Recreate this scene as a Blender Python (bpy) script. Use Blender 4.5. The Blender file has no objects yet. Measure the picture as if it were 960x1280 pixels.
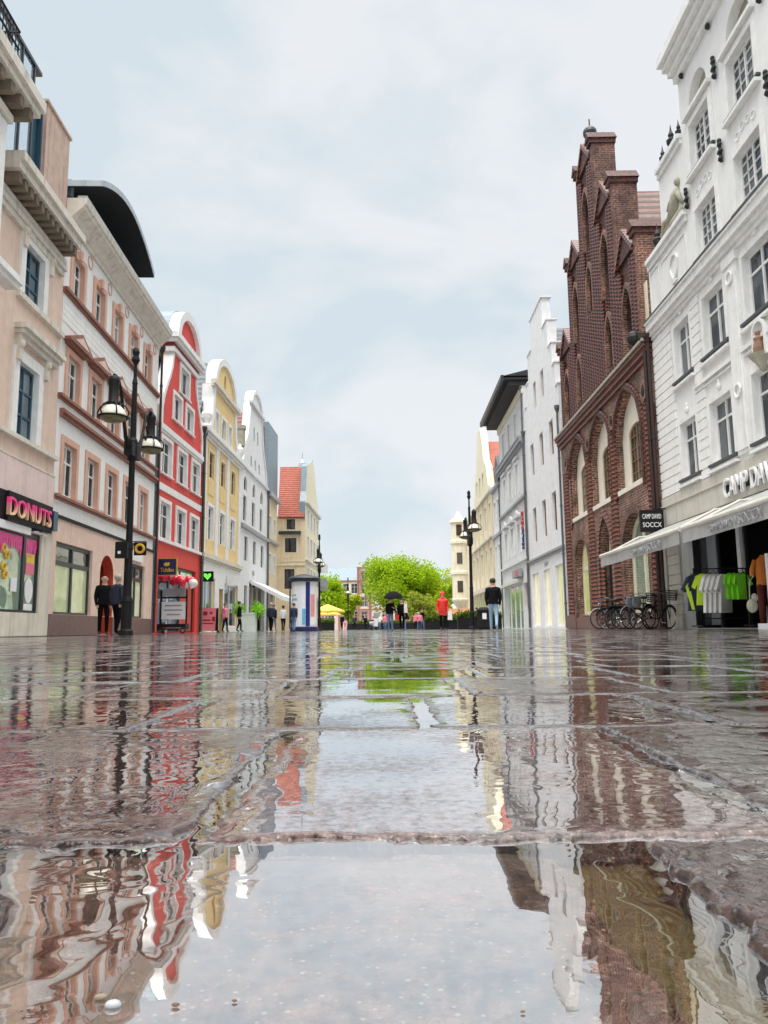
import bpy, bmesh, math, random
from mathutils import Vector, Matrix, noise
from mathutils.geometry import tessellate_polygon
random.seed(7)
S = bpy.context.scene
COL = S.collection
PI = math.pi
rad = math.radians
RND = random.uniform

# ------------------------------------------------------------------ materials
def nodes(m):
    m.use_nodes = True
    t = m.node_tree
    t.nodes.clear()
    def add(kind, **kw):
        n = t.nodes.new('ShaderNode' + kind)
        for k, v in kw.items():
            if k.startswith('i_'):
                n.inputs[k[2:].replace('_', ' ')].default_value = v
            else:
                setattr(n, k, v)
        return n
    def link(a, b): t.links.new(a, b)
    return t, add, link

def c4(c): return (c[0], c[1], c[2], 1.0)

STREAK = 1.7
def mat(name, col, rough=.6, metal=0., var=.10, scale=3., bump=0., bscale=40., spec=.5, streak=0., coat=0.):
    """plain painted / plastered / metal surface with uneven tone, fine grain and rain streaks"""
    m = bpy.data.materials.new(name)
    t, add, link = nodes(m)
    out = add('OutputMaterial'); b = add('BsdfPrincipled')
    link(b.outputs[0], out.inputs[0])
    b.inputs['Roughness'].default_value = rough
    b.inputs['Metallic'].default_value = metal
    b.inputs['Specular IOR Level'].default_value = spec
    b.inputs['Coat Weight'].default_value = coat
    tc = add('TexCoord')
    n1 = add('TexNoise', i_Scale=scale, i_Detail=5., i_Roughness=.6)
    link(tc.outputs['Object'], n1.inputs['Vector'])
    mp = add('MapRange'); mp.inputs['From Min'].default_value = .3; mp.inputs['From Max'].default_value = .7
    mp.inputs['To Min'].default_value = 1 - var; mp.inputs['To Max'].default_value = 1 + var * .6
    link(n1.outputs['Fac'], mp.inputs['Value'])
    src = mp.outputs[0]
    if streak > 0:
        mm = add('Mapping'); mm.inputs['Scale'].default_value = (7, 7, .35)
        link(tc.outputs['Object'], mm.inputs['Vector'])
        n2 = add('TexNoise', i_Scale=1., i_Detail=4.)
        link(mm.outputs[0], n2.inputs['Vector'])
        m2 = add('MapRange'); m2.inputs['From Min'].default_value = .5; m2.inputs['From Max'].default_value = .75
        m2.inputs['To Min'].default_value = 1; m2.inputs['To Max'].default_value = 1 - min(.5, streak * STREAK)
        link(n2.outputs['Fac'], m2.inputs['Value'])
        mu = add('Math', operation='MULTIPLY'); link(src, mu.inputs[0]); link(m2.outputs[0], mu.inputs[1])
        src = mu.outputs[0]
    vm = add('VectorMath', operation='SCALE'); vm.inputs[0].default_value = col[:3]
    link(src, vm.inputs['Scale']); link(vm.outputs[0], b.inputs['Base Color'])
    if bump > 0:
        n3 = add('TexNoise', i_Scale=bscale, i_Detail=4.)
        link(tc.outputs['Object'], n3.inputs['Vector'])
        bp = add('Bump', i_Strength=bump, i_Distance=.02)
        link(n3.outputs['Fac'], bp.inputs['Height']); link(bp.outputs[0], b.inputs['Normal'])
    return m

def mat_brick(name, c1, c2, mortar, bw=.26, bh=.085, dirt=.3, rough=.7):
    m = bpy.data.materials.new(name)
    t, add, link = nodes(m)
    out = add('OutputMaterial'); b = add('BsdfPrincipled'); link(b.outputs[0], out.inputs[0])
    b.inputs['Roughness'].default_value = rough
    tc = add('TexCoord'); sp = add('SeparateXYZ'); link(tc.outputs['Object'], sp.inputs[0])
    ad = add('Math', operation='ADD'); link(sp.outputs[0], ad.inputs[0]); link(sp.outputs[1], ad.inputs[1])
    cx = add('CombineXYZ'); link(ad.outputs[0], cx.inputs[0]); link(sp.outputs[2], cx.inputs[1])
    br = add('TexBrick'); br.inputs['Scale'].default_value = 1.
    br.inputs['Brick Width'].default_value = bw; br.inputs['Row Height'].default_value = bh
    br.inputs['Mortar Size'].default_value = .011; br.inputs['Mortar Smooth'].default_value = .3
    br.inputs['Color1'].default_value = c4(c1); br.inputs['Color2'].default_value = c4(c2); br.inputs['Mortar'].default_value = c4(mortar)
    link(cx.outputs[0], br.inputs['Vector'])
    n1 = add('TexNoise', i_Scale=1.3, i_Detail=6., i_Roughness=.65); link(tc.outputs['Object'], n1.inputs['Vector'])
    mp = add('MapRange'); mp.inputs['From Min'].default_value = .35; mp.inputs['From Max'].default_value = .65
    mp.inputs['To Min'].default_value = 1 - dirt; mp.inputs['To Max'].default_value = 1 + dirt * .6
    link(n1.outputs['Fac'], mp.inputs['Value'])
    n2 = add('TexNoise', i_Scale=11., i_Detail=2.); link(tc.outputs['Object'], n2.inputs['Vector'])
    m2 = add('MapRange'); m2.inputs['From Min'].default_value = .3; m2.inputs['From Max'].default_value = .7; m2.inputs['To Min'].default_value = .5; m2.inputs['To Max'].default_value = 1.6; link(n2.outputs['Fac'], m2.inputs['Value'])
    mq = add('Math', operation='MULTIPLY'); link(mp.outputs[0], mq.inputs[0]); link(m2.outputs[0], mq.inputs[1])
    vm = add('VectorMath', operation='SCALE'); link(br.outputs['Color'], vm.inputs[0]); link(mq.outputs[0], vm.inputs['Scale'])
    link(vm.outputs[0], b.inputs['Base Color'])
    bp = add('Bump', i_Strength=.6, i_Distance=.02); bp.invert = True
    link(br.outputs['Fac'], bp.inputs['Height']); link(bp.outputs[0], b.inputs['Normal'])
    return m

def mat_rows(name, c1, c2, period, axis=2, width=.5, rough=.5, var=.25):
    """courses of tiles or glazed brick: bands across one axis with uneven colour"""
    m = bpy.data.materials.new(name)
    t, add, link = nodes(m)
    out = add('OutputMaterial'); b = add('BsdfPrincipled'); link(b.outputs[0], out.inputs[0])
    b.inputs['Roughness'].default_value = rough
    tc = add('TexCoord'); sp = add('SeparateXYZ'); link(tc.outputs['Object'], sp.inputs[0])
    fr = add('Math', operation='PINGPONG'); fr.inputs[1].default_value = period / 2
    n0 = add('TexNoise', i_Scale=6., i_Detail=2.); link(tc.outputs['Object'], n0.inputs['Vector'])
    ma = add('Math', operation='MULTIPLY_ADD'); link(n0.outputs['Fac'], ma.inputs[0]); ma.inputs[1].default_value = period * .3
    link(sp.outputs[axis], ma.inputs[2]); link(ma.outputs[0], fr.inputs[0])
    mp = add('MapRange'); mp.inputs['From Min'].default_value = period / 2 * (width - .15); mp.inputs['From Max'].default_value = period / 2 * (width + .15)
    link(fr.outputs[0], mp.inputs['Value'])
    mx = add('MixRGB'); mx.inputs[1].default_value = c4(c1); mx.inputs[2].default_value = c4(c2); link(mp.outputs[0], mx.inputs[0])
    n1 = add('TexNoise', i_Scale=3., i_Detail=6., i_Roughness=.7); link(tc.outputs['Object'], n1.inputs['Vector'])
    m2 = add('MapRange'); m2.inputs['From Min'].default_value = .3; m2.inputs['From Max'].default_value = .7
    m2.inputs['To Min'].default_value = 1 - var; m2.inputs['To Max'].default_value = 1 + var
    link(n1.outputs['Fac'], m2.inputs['Value'])
    vm = add('VectorMath', operation='SCALE'); link(mx.outputs[0], vm.inputs[0]); link(m2.outputs[0], vm.inputs['Scale'])
    link(vm.outputs[0], b.inputs['Base Color'])
    bp = add('Bump', i_Strength=.7, i_Distance=.04); link(mp.outputs[0], bp.inputs['Height']); link(bp.outputs[0], b.inputs['Normal'])
    return m

def mat_glass(name, dark, pale, refl=.35, thresh=.6, tint=(.86, .93, 1.), emit=0.):
    """window pane: glossy sheet over a dim room or a curtain (which one varies from window to window)"""
    m = bpy.data.materials.new(name)
    t, add, link = nodes(m)
    out = add('OutputMaterial')
    tc = add('TexCoord'); oi = add('ObjectInfo')
    ad = add('VectorMath', operation='MULTIPLY_ADD'); link(oi.outputs['Random'], ad.inputs[0])
    ad.inputs[1].default_value = (37, 19, 23); link(tc.outputs['Object'], ad.inputs[2])
    n = add('TexNoise', i_Scale=1.1, i_Detail=3.); link(ad.outputs[0], n.inputs['Vector'])
    mr = add('MapRange'); mr.inputs['From Min'].default_value = .42; mr.inputs['From Max'].default_value = .58
    link(n.outputs['Fac'], mr.inputs['Value'])
    gt = add('MapRange'); gt.inputs['From Min'].default_value = thresh - .1; gt.inputs['From Max'].default_value = thresh + .1
    link(oi.outputs['Random'], gt.inputs['Value'])
    mu = add('Math', operation='MAXIMUM'); link(gt.outputs[0], mu.inputs[0])
    m3 = add('Math', operation='MULTIPLY'); link(mr.outputs[0], m3.inputs[0]); m3.inputs[1].default_value = .35; link(m3.outputs[0], mu.inputs[1])
    wv = add('TexWave', i_Scale=3., i_Distortion=2.); wv.bands_direction = 'X'; link(ad.outputs[0], wv.inputs['Vector'])
    w2 = add('MapRange'); w2.inputs['To Min'].default_value = .7; w2.inputs['To Max'].default_value = 1.; link(wv.outputs['Fac'], w2.inputs['Value'])
    cm = add('VectorMath', operation='SCALE'); cm.inputs[0].default_value = pale; link(w2.outputs[0], cm.inputs['Scale'])
    mx = add('MixRGB'); mx.inputs[1].default_value = c4(dark); link(cm.outputs[0], mx.inputs[2]); link(mu.outputs[0], mx.inputs[0])
    d = add('BsdfDiffuse'); link(mx.outputs[0], d.inputs['Color'])
    base = d
    if emit > 0:
        e = add('Emission', i_Strength=emit); link(mx.outputs[0], e.inputs['Color'])
        base = add('AddShader'); link(d.outputs[0], base.inputs[0]); link(e.outputs[0], base.inputs[1])
    g = add('BsdfGlossy', i_Roughness=.02); g.inputs['Color'].default_value = c4(tint)
    nb = add('TexNoise', i_Scale=2.5, i_Detail=1.); link(ad.outputs[0], nb.inputs['Vector'])
    bp = add('Bump', i_Strength=.25, i_Distance=.01); link(nb.outputs['Fac'], bp.inputs['Height']); link(bp.outputs[0], g.inputs['Normal'])
    lw = add('LayerWeight', i_Blend=.35)
    mm = add('MapRange'); mm.inputs['To Min'].default_value = refl * .4; mm.inputs['To Max'].default_value = min(1, refl * 1.8); link(lw.outputs['Facing'], mm.inputs['Value'])
    ms = add('MixShader'); link(mm.outputs[0], ms.inputs[0]); link(base.outputs[0], ms.inputs[1]); link(g.outputs[0], ms.inputs[2])
    link(ms.outputs[0], out.inputs[0])
    return m

def mat_emit(name, col, strength=1.):
    m = bpy.data.materials.new(name)
    t, add, link = nodes(m)
    out = add('OutputMaterial'); b = add('BsdfPrincipled'); link(b.outputs[0], out.inputs[0])
    n = add('TexNoise', i_Scale=4.); tc = add('TexCoord'); link(tc.outputs['Object'], n.inputs['Vector'])
    mp = add('MapRange'); mp.inputs['To Min'].default_value = .85; mp.inputs['To Max'].default_value = 1.1; link(n.outputs['Fac'], mp.inputs['Value'])
    vm = add('VectorMath', operation='SCALE'); vm.inputs[0].default_value = col[:3]; link(mp.outputs[0], vm.inputs['Scale'])
    link(vm.outputs[0], b.inputs['Base Color']); link(vm.outputs[0], b.inputs['Emission Color'])
    b.inputs['Emission Strength'].default_value = strength
    return m

def mat_leaf(name, c1, c2, trans=.35):
    m = bpy.data.materials.new(name)
    t, add, link = nodes(m)
    out = add('OutputMaterial')
    tc = add('TexCoord'); n = add('TexNoise', i_Scale=.45, i_Detail=6., i_Roughness=.75); link(tc.outputs['Object'], n.inputs['Vector'])
    mr = add('MapRange'); mr.inputs['From Min'].default_value = .35; mr.inputs['From Max'].default_value = .65; link(n.outputs['Fac'], mr.inputs['Value'])
    mx = add('MixRGB'); mx.inputs[1].default_value = c4(c1); mx.inputs[2].default_value = c4(c2); link(mr.outputs[0], mx.inputs[0])
    d = add('BsdfDiffuse'); link(mx.outputs[0], d.inputs[0])
    tr = add('BsdfTranslucent'); link(mx.outputs[0], tr.inputs[0])
    ms = add('MixShader', i_Fac=trans); link(d.outputs[0], ms.inputs[1]); link(tr.outputs[0], ms.inputs[2]); link(ms.outputs[0], out.inputs[0])
    return m

M = {}
def mk(k, *a, **kw): M[k] = mat(k, *a, **kw)
mk('white_plaster', (.83, .83, .81), .75, var=.05, bump=.06, streak=.06)
mk('white_trim', (.84, .84, .82), .6, streak=.08)
mk('window_white', (.82, .82, .80), .35, var=.04)
mk('peach', (.74, .57, .46), .75, bump=.15, streak=.08)
mk('peach_pink', (.76, .60, .56), .75, bump=.15, streak=.08)
mk('cream_stone', (.72, .66, .55), .7, bump=.2, streak=.18)
mk('cornice_stone', (.70, .66, .58), .7, streak=.2)
mk('shaded_soffit_brown', (.20, .16, .115), .8, var=.25)  # brown of the modillions, deepened to hold the shade beneath the cornices
mk('attic_pink', (.56, .40, .33), .8, bump=.2, streak=.2, var=.2)
mk('salmon', (.68, .40, .30), .7, bump=.1, streak=.08)
mk('salmon_pale', (.76, .56, .46), .75, bump=.15, streak=.08)
mk('brown_trim', (.29, .125, .085), .6, streak=.15)
mk('plinth_red', (.17, .085, .075), .35, bump=.3, var=.3, scale=8)
mk('red', (.70, .055, .04), .65, bump=.1, streak=.06)
mk('red_ground', (.52, .06, .03), .6, bump=.1, streak=.1)
mk('red_dark', (.25, .012, .01), .5)
mk('yellow', (.84, .62, .28), .7, bump=.1, streak=.06)
mk('yellow_pale', (.82, .68, .42), .7, bump=.1, streak=.06)
mk('cream', (.74, .62, .43), .75, bump=.1, streak=.1)
mk('cream_light', (.80, .74, .56), .75, bump=.1, streak=.1)
mk('grey_plaster', (.70, .71, .72), .75, bump=.15, streak=.12)
mk('cool_white', (.80, .81, .82), .75, bump=.15, streak=.10)
mk('beige_shop', (.58, .56, .49), .65, streak=.12)
mk('slate_blue', (.20, .27, .32), .45, var=.2, scale=5)
mk('slate_dark', (.022, .028, .038), .45, var=.3, scale=5)
mk('zinc', (.42, .47, .50), .4, .3, streak=.15)
mk('black_metal', (.008, .008, .009), .55, spec=.25)
mk('black', (.008, .008, .009), .6, spec=.25)
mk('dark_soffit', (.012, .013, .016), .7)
mk('frame_dark', (.02, .025, .03), .35)
mk('frame_blue', (.03, .085, .13), .35)
mk('frame_brown', (.30, .17, .07), .45)
mk('navy', (.01, .012, .07), .4)
mk('gold', (.75, .45, .05), .4)
mk('lime_white', (.82, .78, .66), .75, var=.06, streak=.08)
mk('flashing', (.05, .055, .06), .45)
mk('pink_hot', (.85, .06, .32), .4)
mk('orange_pink', (.95, .40, .28), .4)
mk('sign_white', (.82, .82, .82), .45, var=.03)
mk('sign_grey', (.32, .33, .35), .5)
mk('sign_red', (.65, .03, .06), .4)
mk('sign_blue', (.02, .06, .22), .4)
mk('awning_cloth', (.36, .36, .35), .8, bump=.2, streak=.15)
mk('awning_bar', (.62, .60, .53), .4)
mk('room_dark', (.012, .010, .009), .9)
mk('pipe', (.14, .15, .16), .4, .5)
mk('pipe_brown', (.045, .025, .02), .4, .3)
mk('anchor_iron', (.012, .012, .013), .6)
mk('stone_relief', (.42, .40, .31), .85, bump=.6, bscale=15, var=.3)
mk('terracotta_relief', (.30, .17, .11), .8, bump=.5, bscale=15, var=.3)
mk('lamp_glass', (.86, .83, .70), .15, var=.03)
mk('lamp_under', (.15, .14, .07), .2)
mk('rubber', (.015, .015, .016), .7)
mk('chrome', (.6, .6, .6), .2, 1.)
mk('silver', (.62, .63, .64), .35, .4)
mk('bark', (.09, .065, .045), .9, bump=.6, bscale=12)
mk('skin', (.56, .33, .24), .55, var=.05)
mk('hair_dark', (.02, .015, .012), .6)
mk('hair_grey', (.45, .43, .40), .7)
mk('hair_brown', (.12, .055, .025), .6)
mk('jacket_black', (.007, .007, .009), .85, spec=.15, bump=.4, bscale=20)
mk('jacket_navy', (.012, .02, .05), .6, bump=.4, bscale=20)
mk('jacket_red', (.72, .03, .015), .6, bump=.4, bscale=20)
mk('jeans', (.10, .18, .32), .8, bump=.3, bscale=25)
mk('jeans_light', (.28, .42, .58), .8, bump=.3, bscale=25)
mk('trousers_black', (.006, .006, .007), .9, spec=.1)
mk('shirt_white', (.78, .77, .74), .8)
mk('shirt_pink', (.80, .22, .30), .8)
mk('shirt_green', (.25, .80, .03), .75)
mk('shirt_lime', (.62, .85, .05), .75)
mk('shirt_orange', (.72, .22, .03), .75)
mk('cloth_maroon', (.14, .02, .02), .8)
mk('shoe', (.03, .025, .022), .5)
mk('shoe_white', (.7, .7, .7), .5)
mk('parasol_yellow', (.82, .55, .10), .8)
mk('balloon_red', (.72, .02, .06), .25, var=.03, coat=.5)
mk('balloon_white', (.85, .78, .76), .25, var=.03, coat=.5)
mk('planter_white', (.70, .78, .70), .5)
mk('poster_white', (.75, .78, .84), .35, var=.05)
mk('poster_blue', (.015, .02, .16), .35)
mk('poster_cyan', (.12, .42, .62), .35)
mk('poster_pink', (.75, .30, .28), .35)
mk('sign_pink', (.80, .20, .24), .5)
mk('brick_red_plain', (.36, .16, .12), .8, bump=.3)
mk('orange_stall', (.75, .40, .18), .6)
mk('blind_pale', (.66, .70, .52), .5, var=.12, scale=1.5)
M['brick'] = mat_brick('gothic_brick', (.17, .058, .036), (.075, .024, .017), (.22, .17, .14), dirt=.6)
M['brick_dark'] = mat_brick('gable_brick', (.105, .026, .018), (.05, .014, .011), (.11, .07, .058), dirt=.4)
M['brick_mixed'] = mat_brick('mixed_brick', (.24, .09, .045), (.11, .035, .025), (.30, .25, .20), dirt=.45)
M['brick_low'] = mat_brick('facade_brick', (.25, .11, .07), (.09, .033, .024), (.36, .30, .24), .27, .095, dirt=.6)
M['brick_rib'] = mat_rows('gable_rib_brick', (.145, .032, .021), (.022, .008, .007), .15, 2, .5, .5, .35)
M['brick_roll'] = mat_rows('striped_brick_roll', (.23, .075, .042), (.035, .016, .014), .17, 2, .55, .4, .3)
M['tile_red'] = mat_rows('red_roof_tile', (.40, .075, .03), (.17, .028, .015), .20, 2, .65, .6, .35)
M['tile_brown'] = mat_rows('brown_roof_tile', (.17, .075, .055), (.05, .02, .016), .42, 2, .5, .6, .45)
M['tile_slate'] = mat_rows('slate_roof_tile', (.09, .11, .14), (.01, .013, .02), .42, 2, .45, .5, .3)
M['tile_rust'] = mat_rows('rust_roof_tile', (.28, .07, .045), (.06, .016, .012), .40, 2, .5, .6, .3)
M['glass'] = mat_glass('window_glass', (.004, .006, .007), (.34, .36, .36), .12, .70)
M['glass_blue'] = mat_glass('blue_window_glass', (.008, .022, .03), (.42, .50, .55), .30, .5, (.80, .92, 1.))
M['glass_dark'] = mat_glass('dark_window_glass', (.012, .012, .013), (.08, .07, .06), .22, .9)
M['glass_attic'] = mat_glass('attic_glass', (.10, .16, .20), (.42, .55, .64), .55, .4, (.82, .92, 1.))
M['shop_pale'] = mat_glass('shop_glass_pale', (.36, .42, .24), (.70, .74, .50), .28, .3, (.95, 1., .95), .25)
M['shop_warm'] = mat_glass('shop_glass_warm', (.40, .42, .16), (.85, .78, .48), .22, .35, (1, 1, .95), .45)
M['shop_green'] = mat_glass('shop_glass_green', (.18, .30, .22), (.50, .60, .46), .45, .4, (.9, 1., .97), .12)
M['shop_dark'] = mat_glass('shop_glass_dark', (.02, .025, .028), (.22, .24, .22), .35, .5)
M['lit_green'] = mat_emit('lit_green_sign', (.10, .75, .05), 1.2)
def mat_fade(name, top, low, z0, z1):
    m = bpy.data.materials.new(name); t, add, link = nodes(m); out = add('OutputMaterial'); b = add('BsdfPrincipled'); link(b.outputs[0], out.inputs[0]); b.inputs['Roughness'].default_value = .4
    tc = add('TexCoord'); sp = add('SeparateXYZ'); link(tc.outputs['Object'], sp.inputs[0]); mr = add('MapRange'); mr.inputs['From Min'].default_value = z0; mr.inputs['From Max'].default_value = z1; link(sp.outputs[1], mr.inputs['Value'])
    mx = add('MixRGB'); mx.inputs[1].default_value = c4(low); mx.inputs[2].default_value = c4(top); link(mr.outputs[0], mx.inputs[0]); link(mx.outputs[0], b.inputs['Base Color']); return m
M['letter_pink'] = mat_fade('two_tone_letter_paint', (.90, .05, .25), (.98, .62, .38), .08, .34)
M['leaf_lime'] = mat_leaf('lime_leaves', (.32, .45, .015), (.56, .64, .04))
M['leaf_green'] = mat_leaf('green_leaves', (.20, .36, .012), (.46, .60, .03))
M['leaf_olive'] = mat_leaf('olive_leaves', (.22, .28, .03), (.42, .46, .07))
M['leaf_plant'] = mat_leaf('planter_leaves', (.12, .38, .02), (.36, .70, .06))
M['leaf_hedge'] = mat_leaf('hedge_leaves', (.05, .09, .015), (.14, .20, .03))

# ------------------------------------------------------------------ mesh building
class MB:
    def __init__(s): s.v = []; s.f = []; s.mi = []; s.smooth = False; s.cur = 0
    def face(s, idx): s.f.append(tuple(idx)); s.mi.append(s.cur)
    def poly(s, pts):
        n = len(s.v); s.v += [tuple(p) for p in pts]; s.face(range(n, n + len(pts)))
    def box(s, x0, x1, y0, y1, z0, z1):
        n = len(s.v)
        s.v += [(x0, y0, z0), (x1, y0, z0), (x1, y1, z0), (x0, y1, z0), (x0, y0, z1), (x1, y0, z1), (x1, y1, z1), (x0, y1, z1)]
        for q in ((0, 3, 2, 1), (4, 5, 6, 7), (0, 1, 5, 4), (1, 2, 6, 5), (2, 3, 7, 6), (3, 0, 4, 7)):
            s.face([n + i for i in q])
        return s
    def prism(s, pts, y0, y1, caps=True, back=True):
        """outline in the (x, z) plane pushed from y0 (front) to y1"""
        n = len(s.v); k = len(pts)
        s.v += [(p[0], y0, p[1]) for p in pts] + [(p[0], y1, p[1]) for p in pts]
        for i in range(k):
            j = (i + 1) % k
            s.face((n + i, n + j, n + k + j, n + k + i))
        if caps:
            for a, b, c in tessellate_polygon([[Vector((p[0], p[1], 0)) for p in pts]]):
                s.face((n + a, n + b, n + c))
                if back: s.face((n + k + a, n + k + c, n + k + b))
        return s
    def sheet(s, outer, holes, y, reveal):
        """wall face with openings; each opening gets a reveal"""
        loops = [outer] + holes
        flat = [p for l in loops for p in l]
        n = len(s.v); s.v += [(p[0], y, p[1]) for p in flat]
        for a, b, c in tessellate_polygon([[Vector((p[0], p[1], 0)) for p in l] for l in loops]):
            s.face((n + a, n + b, n + c))
        for l in holes:
            n = len(s.v); k = len(l)
            s.v += [(p[0], y, p[1]) for p in l] + [(p[0], y + reveal, p[1]) for p in l]
            for i in range(k):
                j = (i + 1) % k
                s.face((n + i, n + k + i, n + k + j, n + j))
        return s
    def ribbon(s, outer, inner, y0, y1, closed=True):
        n = len(s.v); k = len(outer)
        s.v += [(p[0], y0, p[1]) for p in outer] + [(p[0], y0, p[1]) for p in inner] + [(p[0], y1, p[1]) for p in outer] + [(p[0], y1, p[1]) for p in inner]
        for i in range(k if closed else k - 1):
            j = (i + 1) % k
            s.face((n + i, n + j, n + k + j, n + k + i))
            s.face((n + 2 * k + i, n + 2 * k + j, n + j, n + i))
            s.face((n + k + i, n + k + j, n + 3 * k + j, n + 3 * k + i))
        if not closed:
            for i in (0, k - 1):
                s.face((n + i, n + k + i, n + 3 * k + i, n + 2 * k + i))
        return s
    def lathe(s, prof, seg=16, c=(0, 0, 0), cap=True):
        n = len(s.v); k = len(prof)
        for r, z in prof:
            for i in range(seg):
                a = 2 * PI * i / seg
                s.v.append((c[0] + r * math.cos(a), c[1] + r * math.sin(a), c[2] + z))
        for q in range(k - 1):
            for i in range(seg):
                j = (i + 1) % seg
                s.face((n + q * seg + i, n + q * seg + j, n + (q + 1) * seg + j, n + (q + 1) * seg + i))
        if cap:
            s.face([n + i for i in range(seg)][::-1]); s.face([n + (k - 1) * seg + i for i in range(seg)])
        return s
    def tube(s, pts, r, seg=8, cap=True):
        pts = [Vector(p) for p in pts]; n0 = len(s.v); k = len(pts)
        rs = r if isinstance(r, (list, tuple)) else [r] * k
        up = None
        for i, p in enumerate(pts):
            d = (pts[min(i + 1, k - 1)] - pts[max(i - 1, 0)])
            d = d.normalized() if d.length > 1e-9 else Vector((0, 0, 1))
            if up is None:
                up = Vector((0, 0, 1)) if abs(d.z) < .9 else Vector((1, 0, 0))
            a = d.cross(up)
            if a.length < 1e-6: a = d.cross(Vector((0, 1, 0)))
            a.normalize(); b = a.cross(d).normalized(); up = b
            for q in range(seg):
                t = 2 * PI * q / seg
                s.v.append(tuple(p + (a * math.cos(t) + b * math.sin(t)) * rs[i]))
        for i in range(k - 1):
            for q in range(seg):
                w = (q + 1) % seg
                s.face((n0 + i * seg + q, n0 + i * seg + w, n0 + (i + 1) * seg + w, n0 + (i + 1) * seg + q))
        if cap:
            s.face([n0 + q for q in range(seg)][::-1]); s.face([n0 + (k - 1) * seg + q for q in range(seg)])
        return s
    def ball(s, c, r, seg=12, rings=8):
        rx, ry, rz = r if isinstance(r, (tuple, list)) else (r, r, r)
        n = len(s.v)
        for i in range(1, rings):
            t = PI * i / rings
            for q in range(seg):
                a = 2 * PI * q / seg
                s.v.append((c[0] + rx * math.sin(t) * math.cos(a), c[1] + ry * math.sin(t) * math.sin(a), c[2] + rz * math.cos(t)))
        s.v += [(c[0], c[1], c[2] + rz), (c[0], c[1], c[2] - rz)]
        T = n + (rings - 1) * seg
        for q in range(seg):
            w = (q + 1) % seg
            s.face((T, n + q, n + w)); s.face((T + 1, n + (rings - 2) * seg + w, n + (rings - 2) * seg + q))
            for i in range(rings - 2):
                s.face((n + i * seg + q, n + (i + 1) * seg + q, n + (i + 1) * seg + w, n + i * seg + w))
        return s
    def ring(s, c, R, r, axis='x', seg=24, sub=6):
        pts = []
        for i in range(seg + 1):
            a = 2 * PI * i / seg
            u, w = R * math.cos(a), R * math.sin(a)
            pts.append((c[0], c[1] + u, c[2] + w) if axis == 'x' else ((c[0] + u, c[1], c[2] + w) if axis == 'y' else (c[0] + u, c[1] + w, c[2])))
        return s.tube(pts, r, sub, cap=False)
    def mesh(s, name, mats):
        me = bpy.data.meshes.new(name)
        me.from_pydata(s.v, [], s.f)
        for m in (mats if isinstance(mats, (list, tuple)) else [mats]):
            me.materials.append(M[m] if isinstance(m, str) else m)
        if any(s.mi): me.polygons.foreach_set('material_index', s.mi)
        if s.smooth:
            me.polygons.foreach_set('use_smooth', [True] * len(s.f))
        me.update()
        return me
    def build(s, name, mats, parent=None, loc=(0, 0, 0), rotz=0.):
        return link_mesh(name, s.mesh(name, mats), parent, loc, rotz)

def link_mesh(name, me, parent=None, loc=(0, 0, 0), rotz=0.):
    o = bpy.data.objects.new(name, me); COL.objects.link(o)
    o.location = loc; o.rotation_euler = (0, 0, rotz)
    if parent is not None: o.parent = parent
    return o

def tag(o, label=None, cat=None, group=None, kind=None):
    if label: o['label'] = label
    if cat: o['category'] = cat
    if group: o['group'] = group
    if kind: o['kind'] = kind
    return o

def thing(name, label, cat, loc=(0, 0, 0), rotz=0., group=None):
    o = bpy.data.objects.new(name, None); COL.objects.link(o)
    o.empty_display_size = .2
    o.location = loc; o.rotation_euler = (0, 0, rotz)
    return tag(o, label, cat, group)

def copy_tree(o, parent=None):
    c = o.copy(); COL.objects.link(c)
    if parent is not None: c.parent = parent
    for ch in list(o.children): copy_tree(ch, c)
    return c

def offset(pts, d):
    """push a closed outline outwards (d > 0) or inwards; outline runs counter-clockwise in (x, z)"""
    k = len(pts); out = []
    for i in range(k):
        a, b, c = Vector(pts[i - 1]), Vector(pts[i]), Vector(pts[(i + 1) % k])
        e1, e2 = (b - a), (c - b)
        n1 = Vector((e1.y, -e1.x)).normalized(); n2 = Vector((e2.y, -e2.x)).normalized()
        m = n1 + n2
        if m.length < 1e-5: m = n1.copy()
        m.normalize(); q = max(.35, m.dot(n1))
        out.append(tuple(b + m * (d / q)))
    return out

def rect(x0, x1, z0, z1): return [(x0, z0), (x1, z0), (x1, z1), (x0, z1)]

def arch(x0, x1, z0, zs, z1, kind='round', n=10):
    """opening with a round / pointed / segmental head: springing zs, crown z1"""
    c = (x0 + x1) / 2; h = (x1 - x0) / 2; p = [(x0, z0), (x1, z0)]
    for i in range(n + 1):
        t = i / n
        if kind == 'round':
            a = PI * t; p.append((c + h * math.cos(a), zs + (z1 - zs) * math.sin(a)))
        else:
            x = 1 - 2 * t if t <= .5 else 2 * t - 1
            y = math.sqrt(max(0., 4 - (x + 1) ** 2)) / math.sqrt(3)
            p.append((c + (h * x if t <= .5 else -h * x), zs + (z1 - zs) * y))
    out = []
    for q in p:
        if not out or (abs(q[0] - out[-1][0]) + abs(q[1] - out[-1][1])) > 1e-4: out.append(q)
    return out

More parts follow.
